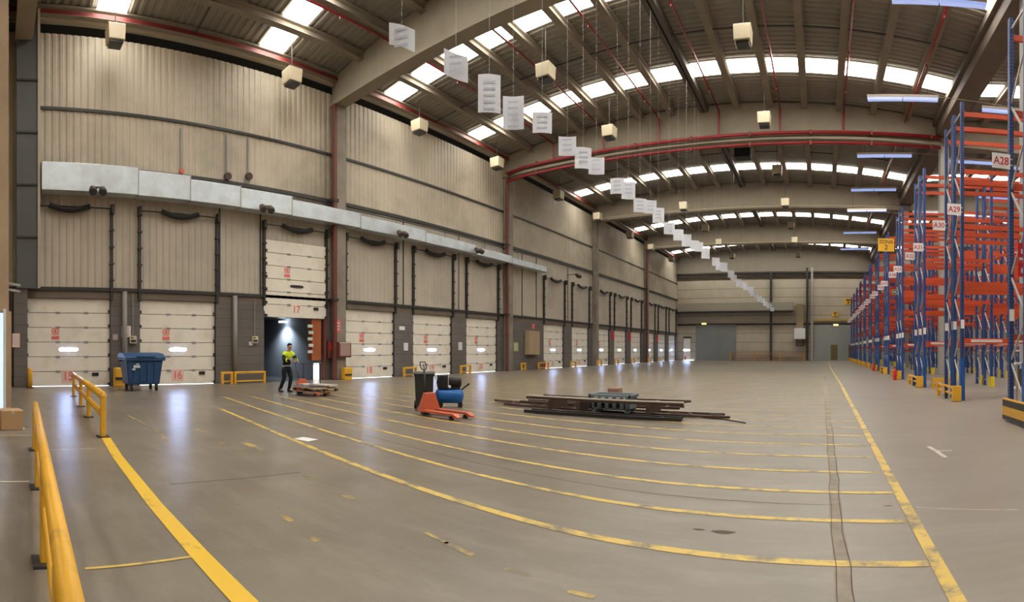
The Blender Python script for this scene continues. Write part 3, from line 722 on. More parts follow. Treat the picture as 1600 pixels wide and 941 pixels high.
# ------------------------------------------------------------------ sprinkler pipes
for i, x in enumerate((-17.4, -13.7, -10.0, -6.2, -2.5, 1.25, 4.95)):
    z = zr(x)-0.50
    y1 = 76 if x in (4.95,) else 31.1
    r = empty('sprinkler_branch_pipe', (x, 0, 0))
    MB().tube([(0, YB, z), (0, y1, z)], 0.05, 8).build('pipe', M['redpipe'], r, smooth=True)
    m_ = MB(); 
    for q in range(8): m_.tube([(0, 2+q*3.8, z-0.05), (0, 2+q*3.8, z-0.16)], 0.03, 6)
    m_.each('sprinkler_head', M['redpipe'], r)
    if y1 < 40: MB().tube([(0, 31.1, z), (0, 31.1, 14.35)], 0.06, 8).build('riser', M['redpipe'], r)
    tag(r, f'thin red sprinkler pipe under the roof, {["first","second","third","fourth","fifth","sixth","seventh"][i]} out from the dock wall', 'pipe', 'sprinkler branch pipes')
for z, rr, lb in ((14.36, 0.105, 'upper bright red sprinkler main across the second roof beam'), (13.74, 0.085, 'lower dark red sprinkler main under the second roof beam')):
    r = empty('sprinkler_main', (0, 31.1, z))
    MB().tube([(XW+0.5, 0, -0.25), (XW+2, 0, -0.06), (XW+5, 0, 0), (XV-0.3, 0, 0)], rr, 12).build('pipe', M['redpipe'], r, smooth=True)
    m_ = MB()
    for q in range(8): m_.box(XW+3+q*3.6-0.05, XW+3+q*3.6+0.05, -rr-0.02, 0.15, -0.13, 0.13)
    m_.each('clamp', M['rustred'], r); tag(r, lb, 'pipe')
for y in (46.32, 61.52):
    tag(MB().tube([(XW+0.4, y, 14.2), (XV-0.2, y, 14.2)], 0.05, 6).build('cable_pipe', mat('pale pipe', (0.5, 0.42, 0.3), 0.4)), f'thin pale pipe across the {"third" if y < 50 else "fourth"} roof beam', 'pipe')
# thin dark tie rods between purlins
for ys in (8.5, 16.0+7.5, 33.8, 38.5):
    m_ = MB()
    for c in (C1,):
        for i in range(-7, 7, 2 if ys > 30 else 1):
            xa, xb = c+2.03*i+0.1, c+2.03*(i+1)-0.1
            m_.beam((xa, ys, zr(xa)-0.3), (xb, ys, zr(xb)-0.3), 0.05, 0.05)
    for o in m_.each('trim_1', M['dark']): struct(o, 'thin dark tie rod between two roof purlins', 'tie rod', 'roof tie rods')

# ------------------------------------------------------------------ hanging high bay lamps (cream boxes)
def make_lamp():
    r = empty('high_bay_lamp', (0, 0, 14.2))
    MB().hexa([(-0.33, -0.33, -0.28), (0.33, -0.33, -0.28), (0.33, 0.33, -0.28), (-0.33, 0.33, -0.28)], [(-0.36, -0.36, 0.34), (0.36, -0.36, 0.34), (0.36, 0.36, 0.34), (-0.36, 0.36, 0.34)]).build('housing', M['cream'], r, bevel=0.03)
    MB().box(-0.27, 0.27, -0.27, 0.27, -0.40, -0.281).build('lamp_glass', M['glass'], r, bevel=0.03)
    MB().tube([(0, 0, 0.34), (0, 0, 1.9)], 0.02, 6).build('suspension_rod', M['dark'], r)
    MB().box(-0.03, 0.09, -0.05, 0.05, 0.34, 0.5).build('gear_box', M['grey'], r)
    return r
spots = []
for j, y in enumerate((4.8, 13.0, 21.4, 28.9, 37.5, 45.2, 53.7, 60.9, 69.6)): spots.append((-20.5, y, 'beside the dock wall', j))
for j, y in enumerate((20.9, 28.3, None, 45.0, 53.6, 60.9, 70.0)):
    if y: spots.append((-12.1, y, 'midway to the ridge', j))
for j, y in enumerate((21.1, 28.9, 37.2, 45.4, 53.7, 60.9, 70.0)): spots.append((-3.2, y, 'right of the ridge', j))
l0 = make_lamp(); nth = ['nearest', 'second', 'third', 'fourth', 'fifth', 'sixth', 'seventh', 'eighth', 'ninth']
for i, (x, y, w, j) in enumerate(spots):
    o = l0 if i == 0 else copy_tree(l0)
    zz = 14.2 if x > -20 else 14.05
    o.location = (x, y, zz)
    tag(o, f'cream box high bay lamp hanging {w}, {nth[j]} of its row', 'lamp', 'high bay lamps')
    for ch in o.children:
        if ch.name.startswith('suspension_rod'): ch.scale.z = (zr(x)-zz-0.015)/1.9
r = empty('fan_unit', (-5.4, 35.6, 14.9)); tag(r, 'dark square fan unit hanging behind the second roof beam', 'fan')
MB().box(-0.55, 0.55, -0.4, 0.4, -0.3, 0.3).build('housing', M['black'], r, bevel=0.03)
MB().box(-0.45, 0.45, -0.42, -0.4, -0.03, 0.03).box(-0.45, 0.45, -0.42, -0.4, 0.12, 0.16).box(-0.45, 0.45, -0.42, -0.4, -0.18, -0.14).each('grille_slat', M['dark'], r)
MB().box(-0.5, -0.44, -0.03, 0.03, 0.3, 1.3).box(0.44, 0.5, -0.03, 0.03, 0.3, 1.3).each('hanger', M['dark'], r)

# fluorescent battens over the rack aisle
def make_batten():
    r = empty('strip_light', (0, 0, 13.5))
    MB().box(0, 3.45, -0.11, 0.11, 0.0, 0.12).build('housing', mat('pale batten housing', (0.78, 0.68, 0.58), 0.5), r)
    MB().box(0.03, 1.70, -0.10, 0.10, -0.14, 0.0).build('diffuser', M['tube'], r, bevel=0.02)
    MB().box(1.74, 3.42, -0.10, 0.10, -0.14, 0.0).build('diffuser', M['tube'], r, bevel=0.02)
    for x in (0.5, 2.9): MB().tube([(x, 0, 0.12), (x, 0, 2.1)], 0.012, 5).build('suspension_rod', M['dark'], r)
    return r
b0 = make_batten(); bi = 0
for row, x in enumerate((2.15, 7.9, 11.9)):
    for j, y in enumerate((18.4, 25.1, 32.6, 39.6, 45.6, 54.2, 63.0)):
        if row and (j in (0,) or j > 4): continue
        if row == 0: x_ = x - (0.15 if j > 3 else 0)
        o = b0 if bi == 0 else copy_tree(b0); bi += 1
        zl = 13.68 if j != 0 else 14.05
        o.location = (x+(0.3 if j == 0 else 0), y+0.25, zl); o.rotation_euler = (0, 0, -0.13)
        for ch in o.children:
            if ch.name.startswith('suspension_rod'): ch.scale.z = (min(zr(x+0.4), zr(x+3.2))-zl-0.02)/2.1
        tag(o, f'long pale fluorescent light hanging over {"the open aisle" if row == 0 else ("the first bay of racks" if row == 1 else "the second bay of racks")}, {nth[j]} along', 'light', 'fluorescent lights')
for j, y in enumerate((25.1, 32.5, 39.6, 46.8)):
    tag(MB().tube([(5.6, y-0.2, 13.76), (12.2, y-0.2, 13.76)], 0.02, 5).build('light_conduit', M['ledge']), f'thin conduit joining the {nth[j+1]} row of fluorescent lights', 'conduit')

# ------------------------------------------------------------------ row of hanging lane cards
sy = [7.0, 8.6, 9.8, 10.8, 12.2, 13.65, 14.7, 15.7, 17.5, 18.6, 19.9, 21.2, 22.3, 24.0, 25.6, 27.2, 29.0, 30.0, 31.8, 35.0, 36.2, 38.0, 41.0, 42.2, 45, 47.3, 49, 52.5, 54, 57, 60, 63, 66, 69, 72, 75]
random.seed(11)
nn_ = {0: 'topmost and nearest white card of the hanging row, before the first deep beam', 1: 'second white card of the hanging row, against the bright roof lights', 2: 'tall white card of the hanging row, third from the near end', 3: 'tall white card of the hanging row, fourth from the near end', 4: 'fifth white card of the hanging row'}
for i, y in enumerate(sy):
    zc = 7.45+random.uniform(-.16, .16) if i > 4 else [7.45, 7.55, 7.4, 7.35, 7.6][i]
    hh = {0: 0.42, 1: 0.55, 2: 0.88, 3: 0.82}.get(i, 0.56 if i % 3 else 0.66)
    w = 0.52
    r = empty('hanging_card', (-7.17, y, zc), random.uniform(-0.25, 0.1)+ (0.55 if i < 8 else 0.35))
    m_ = MB(); n = 5
    lo_, hi_ = [], []
    vs = []
    for a in range(n+1):
        u = a/n-0.5; bow = 0.05*math.cos(u*PI)*(1 if i % 2 else -1)
        for b in (0, 1): vs += [(u*w, bow-0.003, (b-0.5)*hh+(-u*0.25*(1 if i < 2 else 0.1))), (u*w, bow+0.003, (b-0.5)*hh+(-u*0.25*(1 if i < 2 else 0.1)))]
    fs = []
    for a in range(n):
        o_ = a*4; q = o_+4
        fs += [(o_, q, q+2, o_+2), (o_+1, o_+3, q+3, q+1), (o_, o_+1, q+1, q), (o_+2, q+2, q+3, o_+3)]
    fs += [(0, 2, 3, 1), (n*4, n*4+1, n*4+3, n*4+2)]
    m_.add(vs, fs); m_.build('card', M['paper'], r)
    if i < 14:
        q = MB()
        for k in range(3 if hh < .7 else 5):
            q.box(-0.13, 0.13, -0.062, -0.058, hh*0.28-k*0.15-0.025, hh*0.28-k*0.15+0.025)
        q.build('faint_print', M['ink'], r)
    MB().tube([(0, 0, hh/2-0.02), (0, 0, 16.0-zc)], 0.004, 4).build('wire', M['brace'], r)
    tag(r, nn_.get(i, 'small white card in the long row hanging over the lanes'), 'sign', 'hanging lane cards')

# ------------------------------------------------------------------ pallet racks
RX, BAYW, RH = 4.12, 2.75, 8.9
LEV = [1.72, 3.4, 5.1, 6.75, 8.45]
def post_mesh():
    m_ = MB()
    m_.prism([(-0.05, -0.06), (0.05, -0.06), (0.05, 0.06), (0.02, 0.06), (0.02, 0.045), (0.035, 0.045), (0.035, -0.045), (-0.035, -0.045), (-0.035, 0.045), (-0.02, 0.045), (-0.02, 0.06), (-0.05, 0.06)], 2, 0.012, RH)
    m_.box(-0.08, 0.08, -0.09, 0.09, 0, 0.012)
    return m_
def brace_mesh(dp):
    m_ = MB(); z = 0.3; up = True
    m_.beam((0, 0, 0.25), (0, dp, 0.25), 0.035, 0.045)
    k = 0
    while z < RH-1.2:
        a, b = ((0, z), (dp, z+0.95)) if k % 2 == 0 else ((dp, z), (0, z+0.95))
        m_.beam((0, a[0], a[1]), (0, b[0], b[1]), 0.035, 0.045); z += 0.95; k += 1
    m_.beam((0, 0, RH-0.25), (0, dp, RH-0.25), 0.035, 0.045)
    return m_
def beam_mesh():
    m_ = MB()
    m_.prism([(-0.025, 0), (0.025, 0), (0.025, 0.09), (0.0, 0.09), (0.0, 0.135), (-0.025, 0.135)], 0, 0.05, BAYW-0.05)
    m_.box(0.045, 0.06, -0.05, 0.05, -0.06, 0.18).box(BAYW-0.06, BAYW-0.045, -0.05, 0.05, -0.06, 0.18)
    return m_
DP = 0.92
def keep(mb, name, m):
    o = mb.build(name, m); me = o.data; bpy.data.objects.remove(o); return me
me_post, me_perf = keep(post_mesh(), 'upright_post', M['blue']), keep(post_mesh(), 'upright_post', M['perf'])
me_brace = keep(brace_mesh(DP), 'frame_brace', M['brace'])
me_beam = keep(beam_mesh(), 'beam', M['orange'])
me_plate = keep(MB().box(-0.055, 0.055, -0.075, -0.065, -0.13, 0.13), 'location_plate', M['white'])
me_strip = keep(MB().box(0.25, 1.2, -0.035, -0.026, 0.02, 0.10).box(1.6, 2.5, -0.035, -0.026, 0.02, 0.10), 'label_strip', mat('white label strip', (0.7, 0.62, 0.6), 0.5))
me_sock = keep(MB().box(-0.1, 0.1, -0.14, -0.07, 0.0, 0.42).box(-0.1, -0.07, -0.14, 0.08, 0.0, 0.42), 'post_protector', mat('bright yellow guard', (0.86, 0.66, 0.03), 0.5))
me_foot = keep(MB().box(-0.07, 0.07, -0.08, 0.08, 0.012, 1.25), 'post_sleeve', mat('mid blue sleeve', (0.012, 0.09, 0.33), 0.4))
def child(name, me, loc, par):
    o = bpy.data.objects.new(name, me); col.objects.link(o); o.location = loc; o.parent = par; return o
def rbeam(x, y, z, par):
    o = child('beam', me_beam, (x, y+x*(-0.125), z), par); o.rotation_euler = (0, 0, math.atan(-0.125)); return o
random.seed(21)
pairs = [9.0]+[9.35+5.85*k for k in range(1, 12)]
num = 27
nine = ['first','second','third','fourth','fifth','sixth','seventh','eighth','ninth','tenth','eleventh','twelfth','thirteenth']
for pi, y0 in enumerate(pairs):
    for half in (0, 1):
        ya = y0+half*(DP+0.20)
        nb = max(1, min(5 if ya < 30 else 4 if ya < 50 else 3, int(math.ceil((0.42*ya+0.8-RX)/BAYW))))
        if pi == 1: nb = 1
        r = empty('pallet_rack', (RX, ya, 0)); SK = -0.125
        for b in range(nb+1):
            x = b*BAYW; sy_ = x*SK
            child('upright_post', me_perf if b == 0 and ya < 20 else me_post, (x, sy_, 0), r)
            child('upright_post', me_perf if b == 0 and ya < 20 else me_post, (x, DP+sy_, 0), r)
            child('frame_brace', me_brace, (x, sy_, 0), r)
            if b == 1 or (b == 2 and pi < 5): child('post_protector', me_sock, (x, sy_, 0), r)
            if b == 0: child('post_sleeve', me_foot, (x, sy_, 0), r)
        for b in range(nb):
            for li, z in enumerate(LEV):
                dz = 0 if b == 0 else random.choice((0, 0, 0.3, -0.3, 0.15))
                bmf = rbeam(b*BAYW, -0.07, z+dz, r)
                rbeam(b*BAYW, DP+0.05, z+dz, r)
                if li == 0 and ya < 40: child('label_strip', me_strip, (0, 0, 0), bmf)
                if li in (1, 3) and (pi+b) % 3 == 0 and ya > 12:      # extra intermediate level
                    rbeam(b*BAYW, -0.07, z+0.85+dz, r); rbeam(b*BAYW, DP+0.05, z+0.85+dz, r)
        child('location_plate', me_plate, (0, 0.0, 2.28), r)
        child('location_plate', me_plate, (-0.0, DP, 2.28), r)
        face = 'front' if half == 0 else 'rear'
        tag(r, f'blue and orange pallet rack row beside hanging sign A{num}', 'rack', 'pallet racks')
        # flag sign standing out into the aisle
        ys_ = ya-0.09 if half == 0 else ya+DP-0.09
        sg = empty('row_sign', (RX-0.27, ys_-0.03, 5.66))
        MB().box(-0.21, 0.21, -0.006, 0.006, -0.165, 0.165).build('plate', M['white'], sg)
        MB().box(0.16, 0.27, 0.006, 0.02, 0.05, 0.08).box(0.16, 0.27, 0.006, 0.02, -0.08, -0.05).each('bracket', M['brace'], sg)
        text('row_number', f'A{num}', 0.235, M['red'], (0, -0.009, -0.005), '-Y', sg, squash=0.92)
        tag(sg, f'white row sign reading A{num} on the rack end', 'sign', 'rack row signs')
        num += 1
    # end guard for the pair
    L_ = 2*DP+0.3
    g = empty('rack_end_guard', (RX-0.30, y0-0.28, 0))
    if pi == 0:
        MB().box(-0.05, 0.05, 0, 1.9, 0.04, 0.48).build('guard_panel', banded('yellow black banded guard', (0.62, 0.33, 0.03), (0.03, 0.027, 0.02), 2, 0.32, 0.42, 0.5, 0.3), g, bevel=0.01)
    else:
        MB().beam((0, 0, 0.40), (0, L_, 0.40), 0.06, 0.07).build('top_rail', M['yellow'], g, bevel=0.01)
        MB().beam((0, 0, 0.22), (0, L_, 0.22), 0.06, 0.06).build('lower_rail', M['yellow'], g, bevel=0.01)
        MB().box(-0.06, 0.06, L_-0.05, L_+0.05, 0, 0.44).build('post', M['yellow'], g)
        MB().box(-0.04, 0.04, L_/2-0.05, L_/2+0.05, 0, 0.40).build('post', M['dark'], g)
    MB().box(-0.08, 0.20, -0.04, 0.04, 0, 0.46).build('end_plate', M['yellow'], g, bevel=0.01)
    MB().box(-0.09, 0.21, -0.06, 0.06, 0, 0.015).build('base_plate', M['dark'], g)
    tag(g, f'low yellow impact guard at the foot of the {nine[pi]} pair of racks', 'guard', 'rack end guards')
# yellow rail across the aisle mouth
r = empty('aisle_barrier', (RX+0.1, 20.0, 0)); tag(r, 'yellow board barrier in the aisle between signs A30 and A31', 'barrier')
MB().box(0.0, 0.8, -0.05, 0.05, 0.08, 0.22).box(0.0, 0.8, -0.05, 0.05, 0.28, 0.42).each('board', M['yellow'], r, bevel=0.01)
MB().box(0.0, 0.08, -0.04, 0.06, 0, 0.42).box(0.72, 0.8, -0.04, 0.06, 0, 0.42).build('post', M['yellow'], r)
# zone sign, exit sign, red boards
r = empty('zone_sign', (3.92, 32.3, 8.0)); tag(r, 'yellow hanging sign reading ZONA 2 at the rack tops', 'sign')
MB().box(-0.50, 0.50, -0.01, 0.01, -0.40, 0.40).build('plate', M['signyellow'], r)
text('zone_word', 'ZONA', 0.30, M['dark'], (0, -0.014, 0.18), '-Y', r); text('zone_digit', '2', 0.42, M['dark'], (0, -0.014, -0.16), '-Y', r)
MB().box(0.1, 0.5, 0.01, 0.15, -0.03, 0.03).build('bracket', M['brace'], r)
r = empty('exit_sign', (3.98, 28.6, 4.68)); tag(r, 'small green exit pictogram sign on the rack end', 'sign')
MB().box(-0.17, 0.17, -0.01, 0.01, -0.13, 0.13).build('plate', mat('pale green plate', (0.3, 0.45, 0.3), 0.5), r); MB().box(-0.12, 0.12, -0.016, -0.01, -0.09, 0.09).build('green_field', mat('dark green', (0.01, 0.09, 0.04), 0.5), r)
MB().box(-0.10, -0.02, -0.02, -0.016, -0.02, 0.03).beam((-0.02, -0.018, 0.0), (0.06, -0.018, 0.05), 0.004, 0.03).beam((0, -0.018, -0.02), (0.07, -0.018, -0.06), 0.004, 0.03).build('white_arrow_figure', M['white'], r)
for i, (yy, z, s) in enumerate(((392, 0, 'P'), (422, 0, 'L'))):
    p = (1598-VX)/F; d = 11.2; zz = EYE+(HY-yy)/F*d
    r = empty('red_board', (d*math.sin(p)+0.05, d*math.cos(p)-0.02, zz)); tag(r, f'red and white board, {"upper" if i == 0 else "lower"} of the two at the right edge', 'sign')
    MB().box(-0.17, 0.22, -0.01, 0.01, -0.15, 0.15).build('plate', M['red'], r); MB().box(-0.10, 0.22, -0.016, -0.01, -0.07, 0.03).build('white_field', M['white'], r)
    text('letter', s, 0.2, M['white'] if i else M['red'], (-0.03, -0.02, -0.02), '-Y', r)
r = empty('metal_table', (4.75, 11.75, 0)); tag(r, 'pale metal work table with a box under it by the nearest rack', 'table')
MB().box(-0.35, 0.6, -0.3, 0.3, 1.16, 1.2).box(-0.35, 0.6, -0.3, 0.3, 0.6, 0.64).each('shelf', M['paleboard'], r)
for a, b in ((-0.32, -0.27), (-0.32, 0.27), (0.57, -0.27), (0.57, 0.27)): MB().box(a-0.02, a+0.02, b-0.02, b+0.02, 0, 1.16).build('leg', M['brace'], r)
MB().box(-0.25, 0.4, -0.2, 0.2, 0.64, 1.05).build('storage_box', M['brown'], r)
extinguisher((3.62, 26.15, 0.0), 'red fire extinguisher standing before the fourth rack guard')
extinguisher((3.7, 38.0, 0.0), 'red fire extinguisher standing by a far rack guard')

# ------------------------------------------------------------------ walkway railings (left)
def railing(a, b, n, h, r0, label, r1=None):
    a, b = Vector((a[0], a[1], 0)), Vector((b[0], b[1], 0))
    r = empty('walkway_railing', a); tag(r, label, 'railing')
    d = b-a
    MB().tube([(0, 0, h), (d.x, d.y, h)], r0, 12).build('top_rail', M['yellow'], r, smooth=True)
    MB().tube([(0, 0, h*0.55), (d.x, d.y, h*0.55)], r0*0.8, 10).build('middle_rail', M['yellow'], r, smooth=True)
    for t in n:
        p = d*t
        MB().box(p.x-0.045, p.x+0.045, p.y-0.045, p.y+0.045, 0.01, h).build('post', M['yellow'], r, bevel=0.01)
        MB().box(p.x-0.11, p.x+0.11, p.y-0.10, p.y+0.10, 0, 0.02).build('foot_plate', M['dark'], r)
railing((-8.93, 1.87), (-16.9, 2.57), (0, 0.34, 0.62, 1.0), 0.72, 0.07, 'yellow pedestrian railing leading towards dock door 15')
railing((-7.9, 0.62), (-0.9, 0.20), (0, 0.31, 0.6, 0.85), 0.69, 0.045, 'thick yellow railing rising at the left edge, nearest the camera')

# ------------------------------------------------------------------ cardboard box at the far left
r = empty('cardboard_box', (-10.15, 0.33, 0), 0.1); tag(r, 'brown cardboard box on the floor at the left edge', 'box')
MB().box(-0.25, 0.25, -0.22, 0.20, 0, 0.36).build('carton', M['carton'], r, bevel=0.01)
MB().box(-0.26, 0.26, -0.03, 0.03, 0.30, 0.365).build('tape', mat('tape', (0.55, 0.42, 0.25), 0.3), r)
r = empty('paper_sheet', px(478, 687)); tag(r, 'white sheet of paper lying across a yellow lane line', 'paper')
MB().add([(-0.14, -0.16, 0.006), (0.22, -0.10, 0.006), (0.16, 0.14, 0.010), (-0.20, 0.08, 0.006), (-0.14, -0.16, 0.008), (0.22, -0.10, 0.008), (0.16, 0.14, 0.012), (-0.20, 0.08, 0.008)], [(0, 3, 2, 1), (4, 5, 6, 7), (0, 1, 5, 4), (1, 2, 6, 5), (2, 3, 7, 6), (3, 0, 4, 7)]).build('sheet', M['white'], r)
r = empty('paper_scrap', px(33, 670)); tag(r, 'small white scrap on the floor beside the cardboard box', 'paper')
MB().prism([(0.12*math.cos(t), 0.07*math.sin(t)) for t in [k*PI/5 for k in range(10)]], 2, 0.001, 0.008).build('scrap', M['white'], r)

# ------------------------------------------------------------------ blue waste container
r = empty('waste_container', (-19.0, 5.44, 0), 0.02); tag(r, 'blue four wheeled waste container in front of dock door 16', 'bin')
def frust(mb, x0, x1, y0, y1, z0, X0, X1, Y0, Y1, z1, mi=0):
    return mb.hexa([(x0,y0,z0),(x1,y0,z0),(x1,y1,z0),(x0,y1,z0)], [(X0,Y0,z1),(X1,Y0,z1),(X1,Y1,z1),(X0,Y1,z1)], mi)
b_ = MB(); frust(b_, -0.42, 0.42, -0.60, 0.60, 0.24, -0.50, 0.52, -0.70, 0.70, 1.14)
b_.build('body', M['binblue'], r, bevel=0.05)
b_ = MB()
for y in (-0.4, -0.13, 0.14, 0.41): frust(b_, 0.40, 0.45, y-0.05, y+0.05, 0.30, 0.50, 0.55, y-0.06, y+0.06, 1.05)
b_.each('front_rib', M['binblue'], r)
MB().box(-0.56, 0.60, -0.76, 0.76, 1.12, 1.19).build('rim', M['binblue'], r, bevel=0.02)
li = MB().prism([(-0.58, 1.19), (0.62, 1.19), (0.62, 1.25), (0.30, 1.38), (-0.25, 1.42), (-0.58, 1.34)], 1, -0.77, 0.77).build('lid', M['binblue'], r, bevel=0.03)
MB().box(0.50, 0.66, -0.35, 0.35, 1.26, 1.29).build('lid_handle', M['binblue'], li)
MB().tube([(0, -0.85, 1.12), (0, -0.70, 1.12)], 0.035, 8).build('lifting_peg', M['dark'], r); MB().tube([(0, 0.70, 1.12), (0, 0.85, 1.12)], 0.035, 8).build('lifting_peg', M['dark'], r)
b_ = MB().box(0.535, 0.545, -0.45, -0.2, 0.86, 0.96).box(0.53, 0.54, -0.5, -0.38, 0.78, 0.84).box(0.53, 0.545, -0.36, -0.24, 0.98, 1.02)
b_.build('torn_label', mat('torn white label', (0.6, 0.68, 0.72), 0.6), r)
for x in (-0.33, 0.35):
    for y in (-0.48, 0.48):
        w = MB().tube([(x, y-0.03, 0.11), (x, y+0.03, 0.11)], 0.11, 14).build('caster', M['black'], r, smooth=False)
        MB().box(x-0.05, x+0.05, y-0.05, y+0.05, 0.18, 0.26).beam((x, y-0.045, 0.2), (x, y-0.045, 0.1), 0.05, 0.012).beam((x, y+0.045, 0.2), (x, y+0.045, 0.1), 0.05, 0.012).each('caster_fork', M['dark'], w)

# ------------------------------------------------------------------ dark wheelie bin
r = empty('wheelie_bin', (-9.22, 9.80, 0), math.radians(42)); tag(r, 'dark green wheelie bin beside the blue compressor', 'bin')
b_ = MB(); frust(b_, -0.21, 0.21, -0.22, 0.20, 0.06, -0.24, 0.24, -0.28, 0.24, 0.88); b_.build('body', M['bindark'], r, bevel=0.03)
MB().box(-0.26, 0.26, -0.30, 0.26, 0.85, 0.89).build('rim', M['bindark'], r, bevel=0.01)
li = MB().prism([(-0.32, 0.89), (0.30, 0.89), (0.30, 0.92), (0.0, 0.96), (-0.32, 0.92)], 0, -0.27, 0.27).build('lid', M['bindark'], r, bevel=0.01)
MB().tube([(-0.2, 0.30, 0.86), (0.2, 0.30, 0.86)], 0.02, 8).build('handle', M['black'], r)
for s in (-1, 1): MB().tube([(s*0.20, 0.18, 0.10), (s*0.26, 0.18, 0.10)], 0.10, 14).build('wheel', M['black'], r)
MB().tube([(-0.2, 0.18, 0.10), (0.2, 0.18, 0.10)], 0.012, 6).build('axle', M['dark'], r)

# ------------------------------------------------------------------ hand pallet truck (empty one)
def pallet_truck(loc, rz, label, tilt=0.0):
    r = empty('pallet_truck', loc, rz); tag(r, label, 'pallet truck')
    for s in (-1, 1):
        f = MB(); y = s*0.20
        f.prism([(y-0.08, 0.10), (y-0.08, 0.145), (y+0.08, 0.145), (y+0.08, 0.10), (y+0.065, 0.10), (y+0.065, 0.132), (y-0.065, 0.132), (y-0.065, 0.10)], 0, 0.0, 1.10)
        f.hexa([(1.10, y-0.08, 0.06), (1.22, y-0.05, 0.05), (1.22, y+0.05, 0.05), (1.10, y+0.08, 0.06)], [(1.10, y-0.08, 0.145), (1.22, y-0.05, 0.08), (1.22, y+0.05, 0.08), (1.10, y+0.08, 0.145)])
        f.build('fork', M['jack'], r)
        MB().tube([(0.98, y-0.045, 0.045), (0.98, y+0.045, 0.045)], 0.042, 12).build('load_roller', M['black'], r)
    # chassis wedge around the pump
    MB().hexa([(-0.16, -0.28, 0.09), (0.04, -0.28, 0.09), (0.04, 0.28, 0.09), (-0.16, 0.28, 0.09)], [(-0.10, -0.14, 0.52), (0.0, -0.14, 0.52), (0.0, 0.14, 0.52), (-0.10, 0.14, 0.52)]).build('chassis', M['jack'], r, bevel=0.015)
    MB().tube([(-0.17, 0, 0.1), (-0.17, 0, 0.46)], 0.05, 12).build('pump', M['dark'], r, smooth=True)
    for s in (-1, 1): MB().tube([(-0.19, s*0.03, 0.09), (-0.19, s*0.09, 0.09)], 0.09, 14).build('steer_wheel', M['black'], r)
    t = tilt
    top = Vector((-0.24-t, 0, 1.03))
    MB().tube([(-0.2, 0, 0.4), tuple(top)], 0.022, 8).build('tiller', M['dark'], r, smooth=True)
    lp = [top+Vector((-0.02*math.sin(0), 0.0, 0))]
    loop = [(0, 0), (-0.07, 0.03), (-0.09, 0.12), (-0.075, 0.19), (0.075, 0.19), (0.09, 0.12), (0.07, 0.03), (0, 0)]
    MB().tube([(top.x-b*0.35, top.y+a, top.z+b) for a, b in loop], 0.014, 6).build('handle_loop', M['black'], r)
    MB().beam((top.x+0.01, 0.0, top.z+0.02), (top.x-0.03, 0.0, top.z+0.14), 0.012, 0.05).build('release_lever', M['grey'], r)
    return r
pallet_truck((-8.25, 8.98, 0), math.radians(-9), 'empty orange red hand pallet truck in front of the wheelie bin')

# ------------------------------------------------------------------ compressor
r = empty('air_compressor', (-9.0, 10.53, 0), math.radians(42)); tag(r, 'air compressor with a bright blue tank and black motor', 'compressor')
def capsule(a, b, rad, n=18):
    a, b = Vector(a), Vector(b); d = (b-a).normalized(); P, R = [], []
    for k in range(6): t = k/5*PI/2; P.append(a-d*rad*0.55*math.cos(t)); R.append(max(0.005, rad*math.sin(t)))
    for k in range(6): t = PI/2*(1-k/5); P.append(b+d*rad*0.55*math.cos(t)); R.append(max(0.005, rad*math.sin(t)))
    return P, R
P, R = capsule((-0.27, 0, 0.31), (0.27, 0, 0.31), 0.20)
mb = MB()
rings = []
for p, q in zip(P, R): rings.append([(p.x, q*math.cos(2*PI*k/20), p.z+q*math.sin(2*PI*k/20)) for k in range(20)])
vs = [v for g in rings for v in g]
mb.add(vs, [(i*20+k, i*20+(k+1) % 20, (i+1)*20+(k+1) % 20, (i+1)*20+k) for i in range(len(rings)-1) for k in range(20)]+[tuple(range(20)), tuple((len(rings)-1)*20+k for k in range(20))])
mb.build('air_tank', M['tank'], r, smooth=True)
MB().box(-0.30, 0.28, -0.12, 0.12, 0.50, 0.53).build('motor_plate', M['black'], r)
MB().tube([(-0.02, 0, 0.67), (0.0, 0, 0.67), (0.28, 0, 0.67), (0.31, 0, 0.67)], [0.11, 0.135, 0.135, 0.10], 16).build('motor', M['black'], r, smooth=True)
mb = MB().box(-0.32, -0.04, -0.11, 0.11, 0.53, 0.84)
for k in range(5): mb.box(-0.31, -0.07, -0.12, 0.12, 0.60+k*0.045, 0.615+k*0.045)
mb.build('pump_head', M['dark'], r)
MB().tube([(-0.19, -0.16, 0.66), (-0.19, -0.13, 0.66)], 0.15, 18).build('flywheel', M['black'], r)
MB().tube([(0.30, 0.1, 0.45), (0.52, 0.1, 0.62), (0.52, -0.1, 0.62), (0.30, -0.1, 0.45)], 0.015, 6).build('handle_bar', M['black'], r)
for s in (-1, 1): MB().tube([(-0.27, s*0.17, 0.10), (-0.27, s*0.23, 0.10)], 0.10, 14).build('wheel', M['black'], r)
MB().tube([(-0.27, -0.2, 0.1), (-0.27, 0.2, 0.1)], 0.012, 6).beam((0.28, 0, 0.0), (0.28, 0, 0.14), 0.12, 0.04).beam((-0.27, 0, 0.1), (-0.27, 0, 0.15), 0.2, 0.03).each('foot', M['dark'], r)
MB().tube([(0.0, -0.1, 0.53), (0.0, -0.17, 0.56)], 0.035, 10).build('pressure_gauge', M['white'], r)

